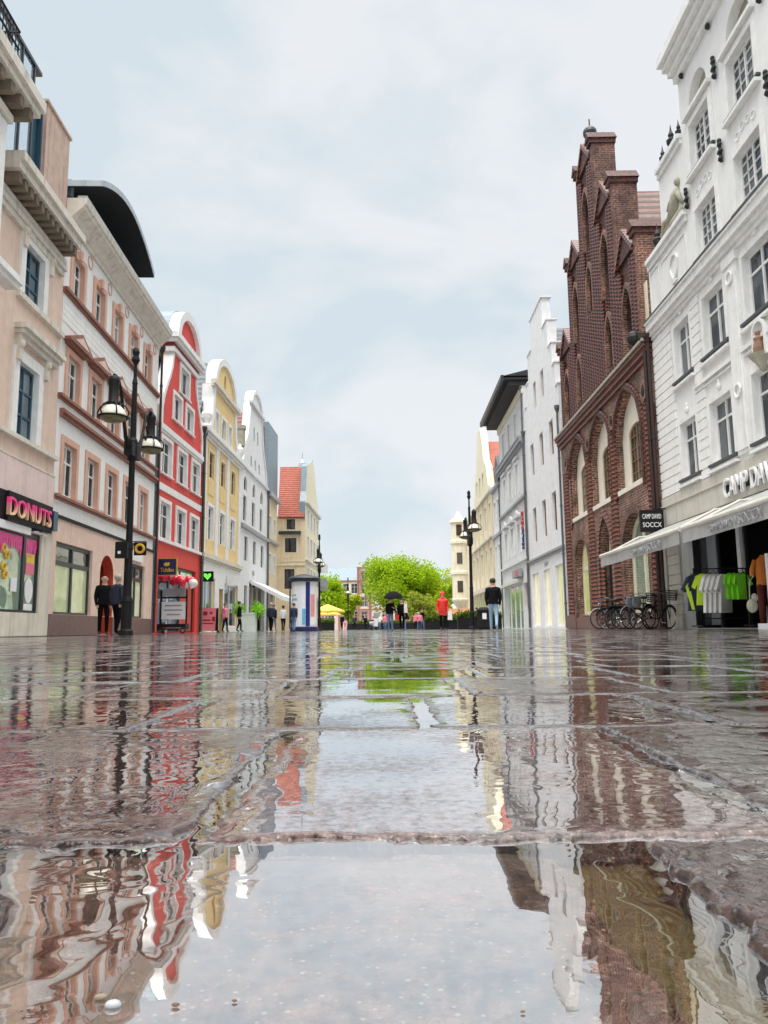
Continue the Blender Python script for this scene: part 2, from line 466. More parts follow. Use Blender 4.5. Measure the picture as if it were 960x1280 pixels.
TEXT = {}
def text(body, w, h, name, m, parent, loc, rot=(PI / 2, 0, 0), ex=.012, label=None):
    """raised lettering fitted to a w x h box whose lower left corner is loc"""
    cu = bpy.data.curves.new('lettering', 'FONT'); cu.body = body; cu.extrude = .05; cu.resolution_u = 3
    to = bpy.data.objects.new('lettering', cu); COL.objects.link(to)
    bpy.context.view_layer.update()
    me = bpy.data.meshes.new_from_object(to.evaluated_get(bpy.context.evaluated_depsgraph_get()))
    bpy.data.objects.remove(to); bpy.data.curves.remove(cu)
    xs = [v.co.x for v in me.vertices]; ys = [v.co.y for v in me.vertices]
    x0, x1, y0, y1 = min(xs), max(xs), min(ys), max(ys)
    for v in me.vertices:
        v.co = ((v.co.x - x0) / (x1 - x0) * w, (v.co.y - y0) / (y1 - y0) * h, v.co.z / .05 * ex)
    me.materials.clear(); me.materials.append(M[m]); me.name = name
    o = link_mesh(name, me, parent, loc); o.rotation_euler = rot
    if label: o['label'] = label
    return o

# ------------------------------------------------------------------ windows and walls
WCACHE = {}
def cached(key, fn):
    if key not in WCACHE: WCACHE[key] = fn()
    return WCACHE[key]

def window(b, cx, z0, w, h, frame='window_white', glass='glass', mull='cross', tr=.68, arc=None, y=.10, fw=.075,
           sur=None, sw=.16, sp=.05, sill=None, rev=True, name='window', sill_p=.12, label=None, bars=None):
    """opening filled with a frame, a pane and optional surround and sill; returns the hole for the wall"""
    if arc is None: hole = rect(-w / 2, w / 2, 0, h)
    else: hole = arch(-w / 2, w / 2, 0, arc[1], h, arc[0])
    k = (w, h, mull, tr, arc, y, fw, bars)
    def frame_mesh():
        m = MB(); inner = offset(hole, -fw); m.ribbon(hole, inner, y, y + .07)
        bw = fw * .75
        xs = []; zs = []
        if mull == 'cross': xs = [0]; zs = [h * tr]
        elif mull == 'T': xs = [0]; zs = [h * tr]
        elif mull == 'one': xs = [0]
        elif mull == 'grid': xs = [0]; zs = [h * .2, h * .4, h * .6, h * .8]
        elif mull == 'cross2': xs = [0]; zs = [h * tr, h * tr * .5]
        elif mull == 'shop': xs = list(bars or []); zs = [h * tr] if tr < 1 else []
        for x in xs:
            top = h - fw
            if arc: top = h - fw * .5
            m.box(x - bw / 2, x + bw / 2, y - .012, y + .055, fw, top)
        for z in zs:
            q = .011 if mull == 'grid' else bw / 2
            m.box(-w / 2 + fw, w / 2 - fw, y - .006, y + .05, z - q, z + q)
            if mull == 'grid':
                pass
        if mull == 'grid':
            for x in (-w * .24, w * .24): m.box(x - .009, x + .009, y + .004, y + .045, fw, h - fw)
        return m.mesh('window', 'window_white')
    me = cached(('f', k), frame_mesh)
    key = ('f', k, frame)
    if key not in WCACHE:
        c = me.copy(); c.materials.clear(); c.materials.append(M[frame]); WCACHE[key] = c
    o = link_mesh(name, WCACHE[key], b, (cx, 0, z0))
    if label: o['label'] = label
    def pane_mesh():
        m = MB(); ii = offset(hole, -fw * .5)
        n = len(m.v); m.v += [(p[0], y + .035, p[1]) for p in ii]
        m.face(range(len(ii)))
        return m.mesh('pane', glass)
    link_mesh('pane', cached(('p', k, glass), pane_mesh), o)
    if sur:
        def sur_mesh():
            m = MB()
            if arc is None:
                m.ribbon([(-w / 2 - sw, -.02), (-w / 2 - sw, h + sw), (w / 2 + sw, h + sw), (w / 2 + sw, -.02)],
                         [(-w / 2 + .004, -.02), (-w / 2 + .004, h - .004), (w / 2 - .004, h - .004), (w / 2 - .004, -.02)], -sp, y if rev else .02, closed=False)
            else:
                oo = offset(hole, sw)
                h2 = offset(hole, -.004); m.ribbon(oo[1:] + oo[:1], h2[1:] + h2[:1], -sp, y if rev else .02, closed=False)
            return m.mesh('surround', sur)
        link_mesh('surround', cached(('s', k, sur, sw, sp), sur_mesh), o)
    if sill:
        def sill_mesh():
            m = MB(); e = sw + .05 if sur else .06
            m.box(-w / 2 - e, w / 2 + e, -sill_p, y, -.09, -.022)
            return m.mesh('sill', sill)
        link_mesh('sill', cached(('l', k, sill, sill_p, bool(sur)), sill_mesh), o)
    return [(p[0] + cx, p[1] + z0) for p in hole]

def wall(b, outer, holes, m, depth=.5, reveal=.3, name='wall', edge=None, y=0.):
    """front wall with openings, its outline carried back by depth"""
    w = MB(); w.sheet(outer, holes, y, reveal)
    if edge: w.cur = 1
    k = len(outer); n = len(w.v)
    w.v += [(p[0], y, p[1]) for p in outer] + [(p[0], y + depth, p[1]) for p in outer]
    for i in range(k):
        j = (i + 1) % k
        w.face((n + i, n + j, n + k + j, n + k + i))
    return w.build(name, [m, edge] if edge else m, b)

def body(b, x0, x1, z1, m, depth=9., y0=.5, name='side_wall', z0=0.):
    w = MB(); w.box(x0 + .004, x1 - .004, y0 + .004, depth, z0, z1); return w.build(name, m, b)

def moulding(b, name, x0, x1, prof, m):
    """moulded profile (y, z) run along the front"""
    w = MB(); k = len(prof); w.v += [(x0, y, z) for y, z in prof] + [(x1, y, z) for y, z in prof]
    for i in range(k):
        j = (i + 1) % k; w.face((i, j, k + j, k + i))
    w.face(range(k)); w.face([k + i for i in range(k)][::-1])
    return w.build(name, m, b)

def course(b, name, x0, x1, z0, z1, p, m, y=0., extra=None):
    """moulding running along the front; extra adds thinner steps (dz, proud)"""
    w = MB(); w.box(x0, x1, y - p, y + .03, z0, z1)
    for a, c, q in (extra or []): w.box(x0 - .003, x1 + .003, y - q, y + .028, a, c)
    return w.build(name, m, b)

def pipe(b, x, z1, y=-.09, m='pipe', r=.055, z0=.05):
    w = MB(); w.tube([(x, y, z0), (x, y, z1)], r, 8); 
    for z in [q * 2.4 + 1.2 for q in range(int(z1 / 2.4))]: w.lathe([(r * 1.4, 0), (r * 1.4, .06)], 8, (x, y, z))
    w.lathe([(r, 0), (r * 2.6, .22), (r * 2.6, .36)], 8, (x, y, z1))
    w.smooth = False
    return w.build('downpipe', m, b)

def gable_roof(b, x0, x1, ze, zr, y0, y1, m, name='roof'):
    """ridge runs back from the street"""
    c = (x0 + x1) / 2; w = MB()
    w.poly([(x0, y0, ze), (x0, y1, ze), (c, y1, zr), (c, y0, zr)]); w.poly([(x1, y0, ze), (c, y0, zr), (c, y1, zr), (x1, y1, ze)])
    w.poly([(x0, y1, ze), (x1, y1, ze), (c, y1, zr)]); w.poly([(x0, y0 + .01, ze), (x1, y0 + .01, ze), (c, y0 + .01, zr)])
    return w.build(name, m, b)

def eaves_roof(b, x0, x1, ze, zr, y0, y1, m, name='roof'):
    """ridge runs along the street"""
    c = (y0 + y1) / 2; w = MB()
    w.poly([(x0, y0, ze), (x1, y0, ze), (x1, c, zr), (x0, c, zr)]); w.poly([(x0, y1, ze), (x0, c, zr), (x1, c, zr), (x1, y1, ze)])
    w.poly([(x0, y0, ze), (x0, c, zr), (x0, y1, ze)]); w.poly([(x1, y0, ze), (x1, y1, ze), (x1, c, zr)])
    return w.build(name, m, b)

class Row:
    """straight building line on the ground"""
    def __init__(s, o, d, flip=False):
        l = math.hypot(*d); s.o = o; s.d = (d[0] / l, d[1] / l); s.flip = flip
        x = (-s.d[0], -s.d[1]) if flip else s.d
        s.rot = math.atan2(x[1], x[0])
    def at(s, u, off=0.):
        """u along the street, off towards the middle of the street"""
        n = (-s.d[1], s.d[0]) if s.flip else (s.d[1], -s.d[0])
        return (s.o[0] + s.d[0] * u + n[0] * off, s.o[1] + s.d[1] * u + n[1] * off, 0.)
LA = Row((-9.532, 22.5), (-.03196, .9995))
LB = Row((-9.890, 33.704), (.02654, .99965))
RR = Row((8.812, 24.4), (.00536, .99999), True)
ZEN, SUNE, EXPO = 6.0, 1.3, 0.42
# ================================================================== LEFT SIDE OF THE STREET
# ---- peach corner house with the doughnut shop (runs out of the frame towards the camera)
b = thing('peach_townhouse', 'peach neoclassical townhouse with blue-framed windows above a doughnut shop', 'building', LA.at(0), LA.rot, 'houses along the left side of the street')
holes = []
bx = [-2.40, -7.1, -10.0, -12.9]
for i, x in enumerate(bx):
    yy = 0
    if i == 0:
        holes.append(window(b, x, 5.13, 1.25, 1.97, 'frame_blue', 'glass_blue', 'cross2', .66, sur='white_trim', sw=.30, sp=.07))
        holes.append(window(b, x, 8.90, 1.22, 1.47, 'frame_blue', 'glass_blue', 'cross2', .62, sur='white_trim', sw=.28, sp=.07))
        w = MB(); w.box(x - .95, x + 1.75, -.34, .02, 7.86, 8.0); w.box(x - .90, x + 1.70, -.26, .02, 7.74, 7.857); w.box(x - .85, x + 1.65, -.16, .02, 7.60, 7.737)
        w.build('window_hood', 'cornice_stone', b)
        for q in (-.78, .98):
            w = MB(); w.prism([(x + q - .1, 7.05), (x + q + .1, 7.05), (x + q + .1, 7.6), (x + q - .1, 7.6)], -.16, .02); w.ball((x + q, -.15, 7.48), (.1, .1, .12), 8, 6); w.ball((x + q, -.1, 7.14), (.08, .08, .1), 8, 6)
            w.build('console', 'cream_stone', b)
            w = MB(); w.box(x + q - .1, x + q + .1, -.14, .02, 10.15, 10.7); w.ball((x + q, -.13, 10.58), (.1, .09, .12), 8, 6)
            w.build('console', 'cream_stone', b)
# shop front
sh = [(-5.6, .62), (-1.0, .62), (-1.0, 2.86), (-5.6, 2.86)]
holes.append(sh)
wall(b, rect(-15, -.30, 0.0, 11.6), holes, 'peach', .5, .25)
w = MB(); w.box(-1.0, -.28, -.05, .02, .02, 2.86); w.box(-5.6, -.995, -.06, .02, .02, .62); w.box(-15, -5.6, -.06, .02, .02, 2.9)
w.build('shop_base', 'cream_stone', b)
w = MB(); w.box(-15, -.302, -.045, .02, 3.62, 4.52); w.build('render_band', 'peach_pink', b)
o = MB()
for x0, x1 in ((-5.6, -1.9), (-1.9, -1.0)): o.ribbon(rect(x0, x1, .62, 2.86), rect(x0 + .07, x1 - .07, .69, 2.62), .02, .12)
o = o.build('shop_window', 'frame_dark', b)
w = MB(); w.box(-5.53, -1.07, .08, .09, .69, 2.62); w.build('pane', 'shop_green', o)
w = MB()
def drip(m, x0, x1, z1, seed):
    r = random.Random(seed); pts = [(x1, z1), (x0, z1)]; x = x0
    while x < x1 - .02:
        wd = min(r.uniform(.10, .17), x1 - x); d = r.uniform(.14, .46)
        for t in range(7):
            a = PI * t / 6; pts.append((x + wd * t / 6, z1 - .10 - d * math.sin(a) ** .7))
        x += wd
    m.prism(pts, .045, .055)
drip(w, -5.5, -2.0, 2.6, 3); drip(w, -1.82, -1.08, 2.6, 5)
w.build('icing_decal', 'pink_hot', o)
w = MB(); w.box(-2.55, -2.2, .05, .06, 1.15, 1.5); w.build('notice', 'sign_white', o)
w = MB(); w.prism([(-1.45 + .25 * math.cos(t * PI / 10), 1.22 + .33 * math.sin(t * PI / 10)) for t in range(20)], .045, .06); w.box(-1.72, -1.2, .045, .06, .69, .86); w.build('notice', 'sign_white', o)
w = MB(); w.box(-1.7, -1.2, .045, .058, 1.65, 1.95); w.build('notice', 'shirt_pink', o)
w = MB(); w.box(-1.7, -1.2, .045, .058, 1.95, 2.2); w.build('notice', 'parasol_yellow', o)
w = MB()
for x, z in ((-3.0, 1.75), (-2.85, 2.05), (-3.05, 2.2), (-2.9, 1.55)): w.ring((x, .05, z), .09, .035, 'y', 14, 6)
w.build('doughnut_display', 'gold', o)
w = MB(); w.box(-15, -3.4, -.08, -.01, 2.88, 3.6); w.box(-3.4, -.62, -.16, .0, 2.86, 3.6); sg = w.build('shop_fascia', 'black', b)
w = MB(); w.box(-.61, -.32, -.20, .0, 2.95, 3.5); w.build('end_box', 'frame_blue', sg)
text('DONUTS', 2.62, .46, 'lettering', 'letter_pink', sg, (-3.42, -.165, 2.99), ex=.05)
w = MB(); w.box(-5.6, -1.85, -.10, -.01, 2.66, 2.855); w.build('light_strip', 'sign_white', sg)
text('coffee shop', .9, .10, 'lettering', 'sign_white', sg, (-1.72, -.07, 2.72), ex=.06)
course(b, 'string_course', -15, -.3, 5.0, 5.12, .14, 'cornice_stone', extra=[(4.52, 4.56, .06)])
course(b, 'string_course', -3.36, -.3, 8.72, 8.87, .12, 'cornice_stone')
w = MB(); w.box(-4.9, -.45, -.16, .02, 10.72, 10.88); w.box(-4.9, -.5, -.10, .02, 10.55, 10.717); w.build('architrave', 'cornice_stone', b)
w = MB(); w.box(-4.88, -.62, -.60, .03, 11.34, 11.56); w.box(-4.88, -.56, -.70, .03, 11.56, 11.78); w.box(-4.88, -.5, -.16, .028, 10.9, 11.05); w.build('cornice', 'cornice_stone', b)
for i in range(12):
    w = MB(); w.box(-4.7 + i * .345, -4.52 + i * .345, -.52, .03, 11.08, 11.337); w.build('modillion', 'shaded_soffit_brown', b)
# attic storey set on the cornice
w = MB(); w.box(-2.05, -.32, .02, 6, 11.6, 15.1); w.box(-2.12, -.25, -.03, 6.05, 15.1, 15.18); w.build('attic', 'attic_pink', b)
w = MB(); w.box(-2.85, -2.055, .25, 6, 11.6, 15.0); w.ribbon(rect(-2.78, -2.06, 12.2, 14.7), rect(-2.7, -2.14, 12.3, 14.6), .12, .24); w.build('attic_window', 'frame_blue', b)
w = MB(); w.box(-14.9, -2.86, .10, 6, 11.6, 15.62); w.build('attic_glazing', 'glass_attic', b)
w = MB()
for x in [-2.88 - i * .75 for i in range(17)]: w.box(x - .03, x + .03, .05, .14, 11.6, 15.64)
w.box(-14.95, -2.45, .04, .3, 15.6, 15.70); w.build('attic_frame', 'frame_dark', b)
# projecting bay with balustrade
rh = []
for x in bx[1:]:
    for z, hh in ((5.13, 1.97), (8.95, 1.6)):
        rh.append((x, z, hh))
rr = thing('projecting_bay', None, None); rr.parent = b; rr.location = (0, -.42, 0)
hs = []
for x, z, hh in rh:
    hs.append(window(rr, x, z, 1.25, hh, 'frame_blue', 'glass_blue', 'cross2', .64, sur='white_trim', sw=.30, sp=.08))
wall(rr, rect(-15, -5.5, 5.12, 12.4), hs, 'peach', .417, .25)
w = MB(); w.box(-15, -4.82, -.58, .5, 12.66, 12.84); w.box(-15, -4.74, -.68, .5, 12.84, 13.12); w.box(-15, -5.4, -.2, .02, 12.1, 12.3); w.build('cornice', 'cornice_stone', rr)
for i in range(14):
    w = MB(); w.box(-5.25 - i * .5, -5.05 - i * .5, -.5, .3, 12.4, 12.657); w.build('modillion', 'shaded_soffit_brown', rr)
w = MB(); w.box(-15, -4.8, -.3, .02, 8.2, 8.32); w.box(-15, -4.74, -.38, .02, 8.32, 8.48); w.box(-5.9, -5.48, -.1, .02, 8.49, 12.09); w.box(-5.9, -5.48, -.08, .02, 5.14, 8.19); w.build('pilaster', 'white_trim', rr)
w = MB()
for z in (13.22, 13.6, 14.05): w.tube([(-15, -.5, z), (-6.0, -.5, z)], .03, 6)
w.tube([(-6.0, -.5, 13.22), (-6.0, .6, 13.22)], .025, 6); w.tube([(-6.0, -.5, 14.05), (-6.0, .6, 14.05)], .025, 6)
for i in range(60):
    x = -6.02 - i * .16; w.tube([(x, -.5, 13.12), (x, -.5, 14.05)], .014, 5)
    if i % 3 == 0: w.ring((x - .08, -.5, 13.42), .1, .014, 'y', 12, 4)
w.build('balustrade', 'black_metal', rr)
body(b, -15, -.3, 11.6, 'peach', 8)

# ---- pink and white house with the curved dormer
b = thing('pink_townhouse', 'white and salmon-pink townhouse with pedimented windows and a curved black dormer roof', 'building', LA.at(0), LA.rot, 'houses along the left side of the street')
holes = []
wx = [.82, 2.86, 4.90, 6.94, 8.98]
for x in wx:
    holes.append(window(b, x, 4.14, 1.06, 1.58, 'window_white', 'glass', 'cross', .66, sur='salmon', sw=.19, sp=.05))
    holes.append(window(b, x, 7.12, 1.0, 1.34, 'window_white', 'glass', 'cross', .62, sur='salmon', sw=.19, sp=.05))
    holes.append(window(b, x, 10.42, .94, 1.26, 'window_white', 'glass', 'cross', .62, sur='salmon', sw=.19, sp=.05))
    w = MB(); w.prism([(x - .98, 8.78), (x + .98, 8.78), (x + .98, 8.86), (x, 9.26), (x - .98, 8.86)], -.26, .02); w.prism([(x - .78, 8.70), (x + .78, 8.70), (x + .78, 8.777), (x - .78, 8.777)], -.16, .02)
    w.build('pediment', 'brown_trim', b)
    w = MB(); w.prism([(x - .62, 8.88), (x + .62, 8.88), (x, 9.14)], -.275, -.2); w.build('pediment_field', 'salmon_pale', b)
    w = MB(); w.prism([(x - .08, 11.70), (x + .08, 11.70), (x + .11, 11.98), (x - .11, 11.98)], -.12, .02); w.ball((x, -.08, 11.98), (.12, .06, .07), 10, 6); w.build('keystone', 'salmon', b)
    w = MB(); w.ring((x + 1.02, -.01, 12.14), .2, .028, 'y', 18, 5); w.build('medallion', 'salmon', b)
    w = MB(); w.box(x - .62, x + .62, -.03, .015, 9.48, 10.02) if False else w.box(x + .80, x + 1.24, -.02, .015, 10.46, 11.85); w.build('wall_panel', 'white_trim', b)
    w = MB(); w.box(x + .76, x + 1.28, -.025, .015, 4.2, 5.9); w.build('wall_panel', 'white_plaster', b)
holes += [rect(.06, 3.2, .62, 2.74), arch(4.0, 5.45, .03, 2.05, 2.74, 'round'), rect(7.45, 9.5, .62, 2.72)]
wall(b, rect(-.28, 10.75, 0, 12.9), holes, 'white_plaster', .5, .28)
g = MB(); g.sheet(rect(-.285, 10.74, .62, 3.40), [rect(.06, 3.2, .63, 2.74), arch(4.0, 5.45, .63, 2.05, 2.74, 'round'), rect(7.45, 9.5, .63, 2.72)], -.035, .036); g.box(-.285, -.28, -.035, .02, .62, 3.4)
g.build('ground_floor_render', 'salmon_pale', b)
w = MB()
for x0, x1 in ((-.29, 4.0), (5.45, 10.74)): w.box(x0, x1, -.07, .02, .01, .62)
w.build('plinth', 'plinth_red', b)
for x0, x1, z1 in ((.06, 3.2, 2.74), (7.45, 9.5, 2.72)):
    o = MB(); c = (x0 + x1) / 2; o.ribbon(rect(x0, x1, .62, z1), rect(x0 + .1, x1 - .1, .70, z1 - .12), .05, .15); o.box(c - .06, c + .06, .045, .15, .7, z1 - .12); o.box(x0 + .1, x1 - .1, .047, .14, 2.06, 2.2); o = o.build('shop_window', 'frame_dark', b)
    w = MB(); w.box(x0 + .1, x1 - .1, .1, .11, .70, 2.06); w.build('pane', 'shop_pale', o)
    w = MB(); w.box(x0 + .1, x1 - .1, .1, .11, 2.2, z1 - .12); w.build('pane', 'shop_dark', o)
w = MB(); w.box(4.0, 5.45, 1.6, 1.65, 0, 2.8); w.box(3.95, 4.0, .3, 1.65, 0, 2.8); w.box(5.45, 5.5, .3, 1.65, 0, 2.8); w.box(4, 5.45, .3, 1.65, 2.75, 2.8); w.build('passage', 'red_dark', b)
w = MB(); w.box(4.75, 5.43, 1.3, 1.36, .05, 2.7); w.build('door', 'salmon', b)
w = MB(); p_ = arch(4.0, 5.45, .03, 2.05, 2.74, 'round'); w.ribbon(p_, offset(p_, -.008), -.037, .31); w.build('passage_lining', 'red_ground', b)
for p_ in (rect(.06, 3.2, .62, 2.74), rect(7.45, 9.5, .62, 2.72)): w = MB(); w.ribbon(p_, offset(p_, -.008), -.037, .30); w.build('window_lining', 'salmon_pale', b)
course(b, 'string_course', -.3, 10.75, 3.40, 3.50, .08, 'black')
course(b, 'sill_course', -.3, 10.75, 4.0, 4.08, .13, 'brown_trim', extra=[(3.94, 3.997, .07)])
course(b, 'cornice_band', -.1, 10.75, 6.52, 6.62, .18, 'brown_trim', extra=[(6.42, 6.517, .10), (6.62, 6.66, .13)])
course(b, 'sill_course', -.3, 10.75, 6.98, 7.07, .13, 'brown_trim', extra=[(6.92, 6.977, .06)])
course(b, 'sill_course', -.3, 10.75, 10.26, 10.36, .14, 'brown_trim', extra=[(10.19, 10.257, .07)])
w = MB()
for i in range(4): w.box(-.29, 10.74, -.018, .01, 9.33 + i * .2, 9.515 + i * .2)
w.build('rusticated_band', 'white_plaster', b)
w = MB(); moulding(b, 'cornice', -.3, 10.7, [(.02, 12.42), (-.07, 12.42), (-.08, 12.52), (-.13, 12.56), (-.24, 12.70), (-.44, 12.88), (-.48, 12.90), (-.50, 12.98), (-.56, 13.02), (-.60, 13.2), (.02, 13.2)], 'cornice_stone')
w = MB(); w.box(-.3, 10.7, -.58, -.3, 13.203, 13.27); w.build('gutter', 'zinc', b)
eaves_roof(b, -.3, 10.7, 13.2, 15.4, -.2, 9, 'slate_dark')
d = MB()
arc_o = [(4.0 + 3.55 * math.cos(a), 12.6 + 2.9 * math.sin(a)) for a in [rad(38 + 104 * i / 18) for i in range(19)]]
arc_i = [(4.0 + 3.42 * math.cos(a), 12.45 + 2.82 * math.sin(a)) for a in [rad(38 + 104 * i / 18) for i in range(19)]]
xs = [1.0 + .34 * i for i in range(19)]
arc_o = [(.75 + 6.6 * i / 18, 14.42 + .98 * math.sin(PI * i / 18) ** .9) for i in range(19)]
arc_i = [(x, z - .2) for x, z in arc_o]
d.ribbon(arc_o[::-1], arc_i[::-1], -.62, 5, closed=False)
dm = d.build('dormer_roof', 'zinc', b)
w = MB(); w.prism(arc_i[1:-1][::-1] + [], .55, .8) if False else None
w.prism([(1.4, 13.5), (6.7, 13.5)] + [(x, z) for x, z in arc_i[2:-2]][::-1], .75, 4.5); w.build('dormer_window', 'glass_dark', dm)
w = MB(); n = len(arc_i)
for i in range(n - 1):
    (x0, z0), (x1, z1) = arc_i[i], arc_i[i + 1]; w.poly([(x0, -.6, z0 - .01), (x1, -.6, z1 - .01), (x1, 4.9, z1 - .01), (x0, 4.9, z0 - .01)])
w.build('soffit', 'dark_soffit', dm)
w = MB(); w.box(1.2, 1.45, .5, 4.5, 13.5, 14.72); w.box(6.65, 6.9, .5, 4.5, 13.5, 14.72)
for x in (2.7, 4.0, 5.3): w.box(x - .05, x + .05, .68, .76, 13.5, 15.1)
w.build('dormer_cheek', 'slate_blue', dm)
pipe(b, 10.95, 12.3, -.1, 'pipe_brown')
body(b, -.28, 11.15, 12.9, 'salmon_pale', 9, z0=2.85)

# ---- red gabled house
def gable_trim(b, pts, wd, m, p=.07, name='gable_coping', depth=.45):
    inn = []
    k = len(pts)
    for i in range(k):
        a = Vector(pts[max(i - 1, 0)]); c = Vector(pts[min(i + 1, k - 1)]); e = (c - a).normalized(); nrm = Vector((-e.y, e.x))
        inn.append((pts[i][0] + nrm.x * wd, pts[i][1] + nrm.y * wd))
    w = MB(); out = [(x, z + .02) for x, z in pts]
    w.ribbon(out, inn, -p, depth, closed=False); return w.build(name, m, b)

b = thing('red_gabled_house', 'red baroque house with white stripes and a round-topped curved gable', 'building', LB.at(0), LB.rot, 'houses along the left side of the street')
def side(c, prof): return [(c + dx, z) for dx, z in prof] + [(c - dx, z) for dx, z in prof[::-1]]
prof = [(3.62, 9.2), (3.58, 10.0), (3.32, 10.7), (2.95, 11.3), (2.55, 11.85), (2.25, 12.4), (2.08, 13.05), (2.06, 13.35)]
c = 3.68
outl = side(c, prof)                                       # right foot up, over, left foot
holes = []
for x in (1.12, 3.62, 6.05):
    holes.append(window(b, x, 7.12, 1.45, 1.55, 'window_white', 'glass', 'cross', .64, sur='white_trim', sw=.16, sp=.06, sill='white_trim'))
    holes.append(window(b, x, 4.2, 1.45, 1.62, 'window_white', 'glass', 'cross', .64, sur='white_trim', sw=.16, sp=.06))
for x in (2.6, 4.7): holes.append(window(b, x, 9.98, 1.25, 1.2, 'window_white', 'glass', 'one', sur='white_trim', sw=.16, sp=.06, sill='white_trim'))
holes.append(window(b, 3.68, 11.55, 1.45, 1.3, 'window_white', 'glass', 'one', sur='white_trim', sw=.18, sp=.06, sill='white_trim'))
shop = rect(.5, 6.6, .03, 3.1)
wall(b, [(7.4, 0), (7.4, 9.2)] + outl + [(-.02, 9.2), (-.02, 0)], [shop] + holes, 'red', .5, .25, edge='slate_blue')
gable_trim(b, outl, .2, 'white_trim')
w = MB(); w.box(-.02, .34, -.06, .5, 9.3, 10.1); w.build('gable_foot', 'white_trim', b)
w = MB(); w.box(7.02, 7.38, -.06, .5, 9.3, 10.1); w.build('gable_foot', 'white_trim', b)
course(b, 'stripe', -.02, 7.4, 9.02, 9.28, .12, 'white_trim', extra=[(8.9, 9.017, .06)])
course(b, 'stripe', -.02, 7.4, 6.3, 6.62, .05, 'white_trim')
course(b, 'sill_course', -.02, 7.4, 4.02, 4.16, .13, 'white_trim')
w = MB(); w.box(1.3, 6.06, -.30, .9, 13.52, 13.7); w.box(1.2, 6.16, -.40, .95, 13.7, 13.95); w.box(1.45, 5.9, -.14, .8, 13.1, 13.32); w.build('gable_cornice', 'white_trim', b)
w = MB(); w.box(1.46, 5.89, -.12, .8, 13.32, 13.52); w.build('frieze', 'red_dark', b)
arc = [(c + 2.15 * math.cos(PI * i / 16), 13.95 + 1.75 * math.sin(PI * i / 16)) for i in range(17)]
arci = [(c + 1.72 * math.cos(PI * i / 16), 13.95 + 1.34 * math.sin(PI * i / 16)) for i in range(17)]
w = MB(); w.ribbon(arc, arci, -.3, .9, closed=False); w.build('round_pediment', 'white_trim', b)
w = MB(); w.prism(arci, -.1, .3); w.build('pediment_field', 'red', b)
w = MB(); w.ribbon([(x, z + .06) for x, z in arc], arc, .2, 5, closed=False); w.build('pediment_roof', 'slate_blue', b)
gable_roof(b, 0, 7.38, 9.3, 14.2, .5, 10, 'tile_brown')
o = MB(); o.ribbon(rect(.52, 6.58, .05, 3.08), rect(.66, 6.44, .12, 2.96), .1, .2)
for x in (2.4, 4.2): o.box(x - .05, x + .05, .1, .19, .12, 2.96)
o.box(.66, 6.44, .1, .18, 2.38, 2.46); o = o.build('shop_window', 'frame_dark', b)
w = MB(); w.box(.66, 4.15, .15, .16, .12, 2.38); w.build('pane', 'shop_dark', o)
w = MB(); w.box(.66, 6.44, .15, .16, 2.46, 2.96); w.build('pane', 'shop_pale', o)
w = MB(); w.box(4.25, 6.44, .15, .16, .12, 2.38); w.build('red_panel', 'red_ground', o)
pipe(b, 7.32, 10.6, -.1, 'pipe_brown')
body(b, 0, 7.4, 9.2, 'red', 10)

# ---- yellow gabled house
b = thing('yellow_gabled_house', 'pale yellow gabled house with white pilasters above a pharmacy shopfront', 'building', LB.at(7.45), LB.rot, 'houses along the left side of the street')
W = 9.75; c = 4.85
holes = []
for i, x in enumerate((1.85, 4.6, 7.35)):
    holes.append(window(b, x, 8.55, 1.1, 1.42, 'frame_brown', 'glass_dark', 'cross', .62, sur='yellow_pale', sw=.16, sp=.05))
    holes.append(window(b, x, 5.06, 1.15, 1.85, 'window_white', 'glass', 'cross', .66, sur='white_trim', sw=.18, sp=.05))
    w = MB(); w.box(x - .6, x + .6, -.03, .02, 7.55, 8.35); w.build('wall_panel', 'yellow', b)
for x, ww in ((2.95, .75), (4.65, 1.0), (6.3, .75)): holes.append(window(b, x, 11.3, ww, 1.3, 'window_white', 'glass', 'one', sur='white_trim', sw=.16, sp=.05))
prof = [(3.75, 11.2), (3.55, 11.7), (3.2, 12.3), (3.05, 13.2), (3.0, 14.0)]
outl = side(c, prof)
holes.append([(c + .28 * math.cos(PI * i / 8), 14.95 + .5 * math.sin(PI * i / 8)) for i in range(16)])
tymp = [(c + 2.9 * math.cos(PI * i / 16), 14.05 + 2.2 * math.sin(PI * i / 16)) for i in range(17)]
wall(b, [(W, 0), (W, 11.0), (c + 3.75, 11.0)] + outl[:5] + tymp + outl[5:] + [(c - 3.75, 11.0), (0, 11.0), (0, 0)], holes + [rect(.3, 3.2, .03, 3.0), rect(4.2, 5.2, .03, 2.5), rect(5.5, 9.3, .3, 2.9)], 'yellow', .5, .25, edge='slate_blue')
w = MB(); w.prism([(c + .28 * math.cos(PI * i / 8), 14.95 + .5 * math.sin(PI * i / 8)) for i in range(16)], .2, .3); w.build('oval_window', 'glass_dark', b)
gable_trim(b, outl[:5], .45, 'white_trim', .1); gable_trim(b, outl[5:], .45, 'white_trim', .1, depth=.6)
gable_trim(b, tymp, .38, 'white_trim', .16)
course(b, 'pediment_cornice', c - 3.35, c + 3.35, 13.95, 14.2, .26, 'cream_stone', extra=[(13.8, 13.947, .14)])
course(b, 'eaves_cornice', -.02, W + .02, 10.82, 11.1, .34, 'white_trim', extra=[(10.66, 10.817, .2), (10.5, 10.657, .1)])
w = MB()
for x in (.4, 3.2, 5.95, W - .4): w.box(x - .32, x + .32, -.06, .02, 4.3, 10.5)
w.build('pilaster', 'white_trim', b)
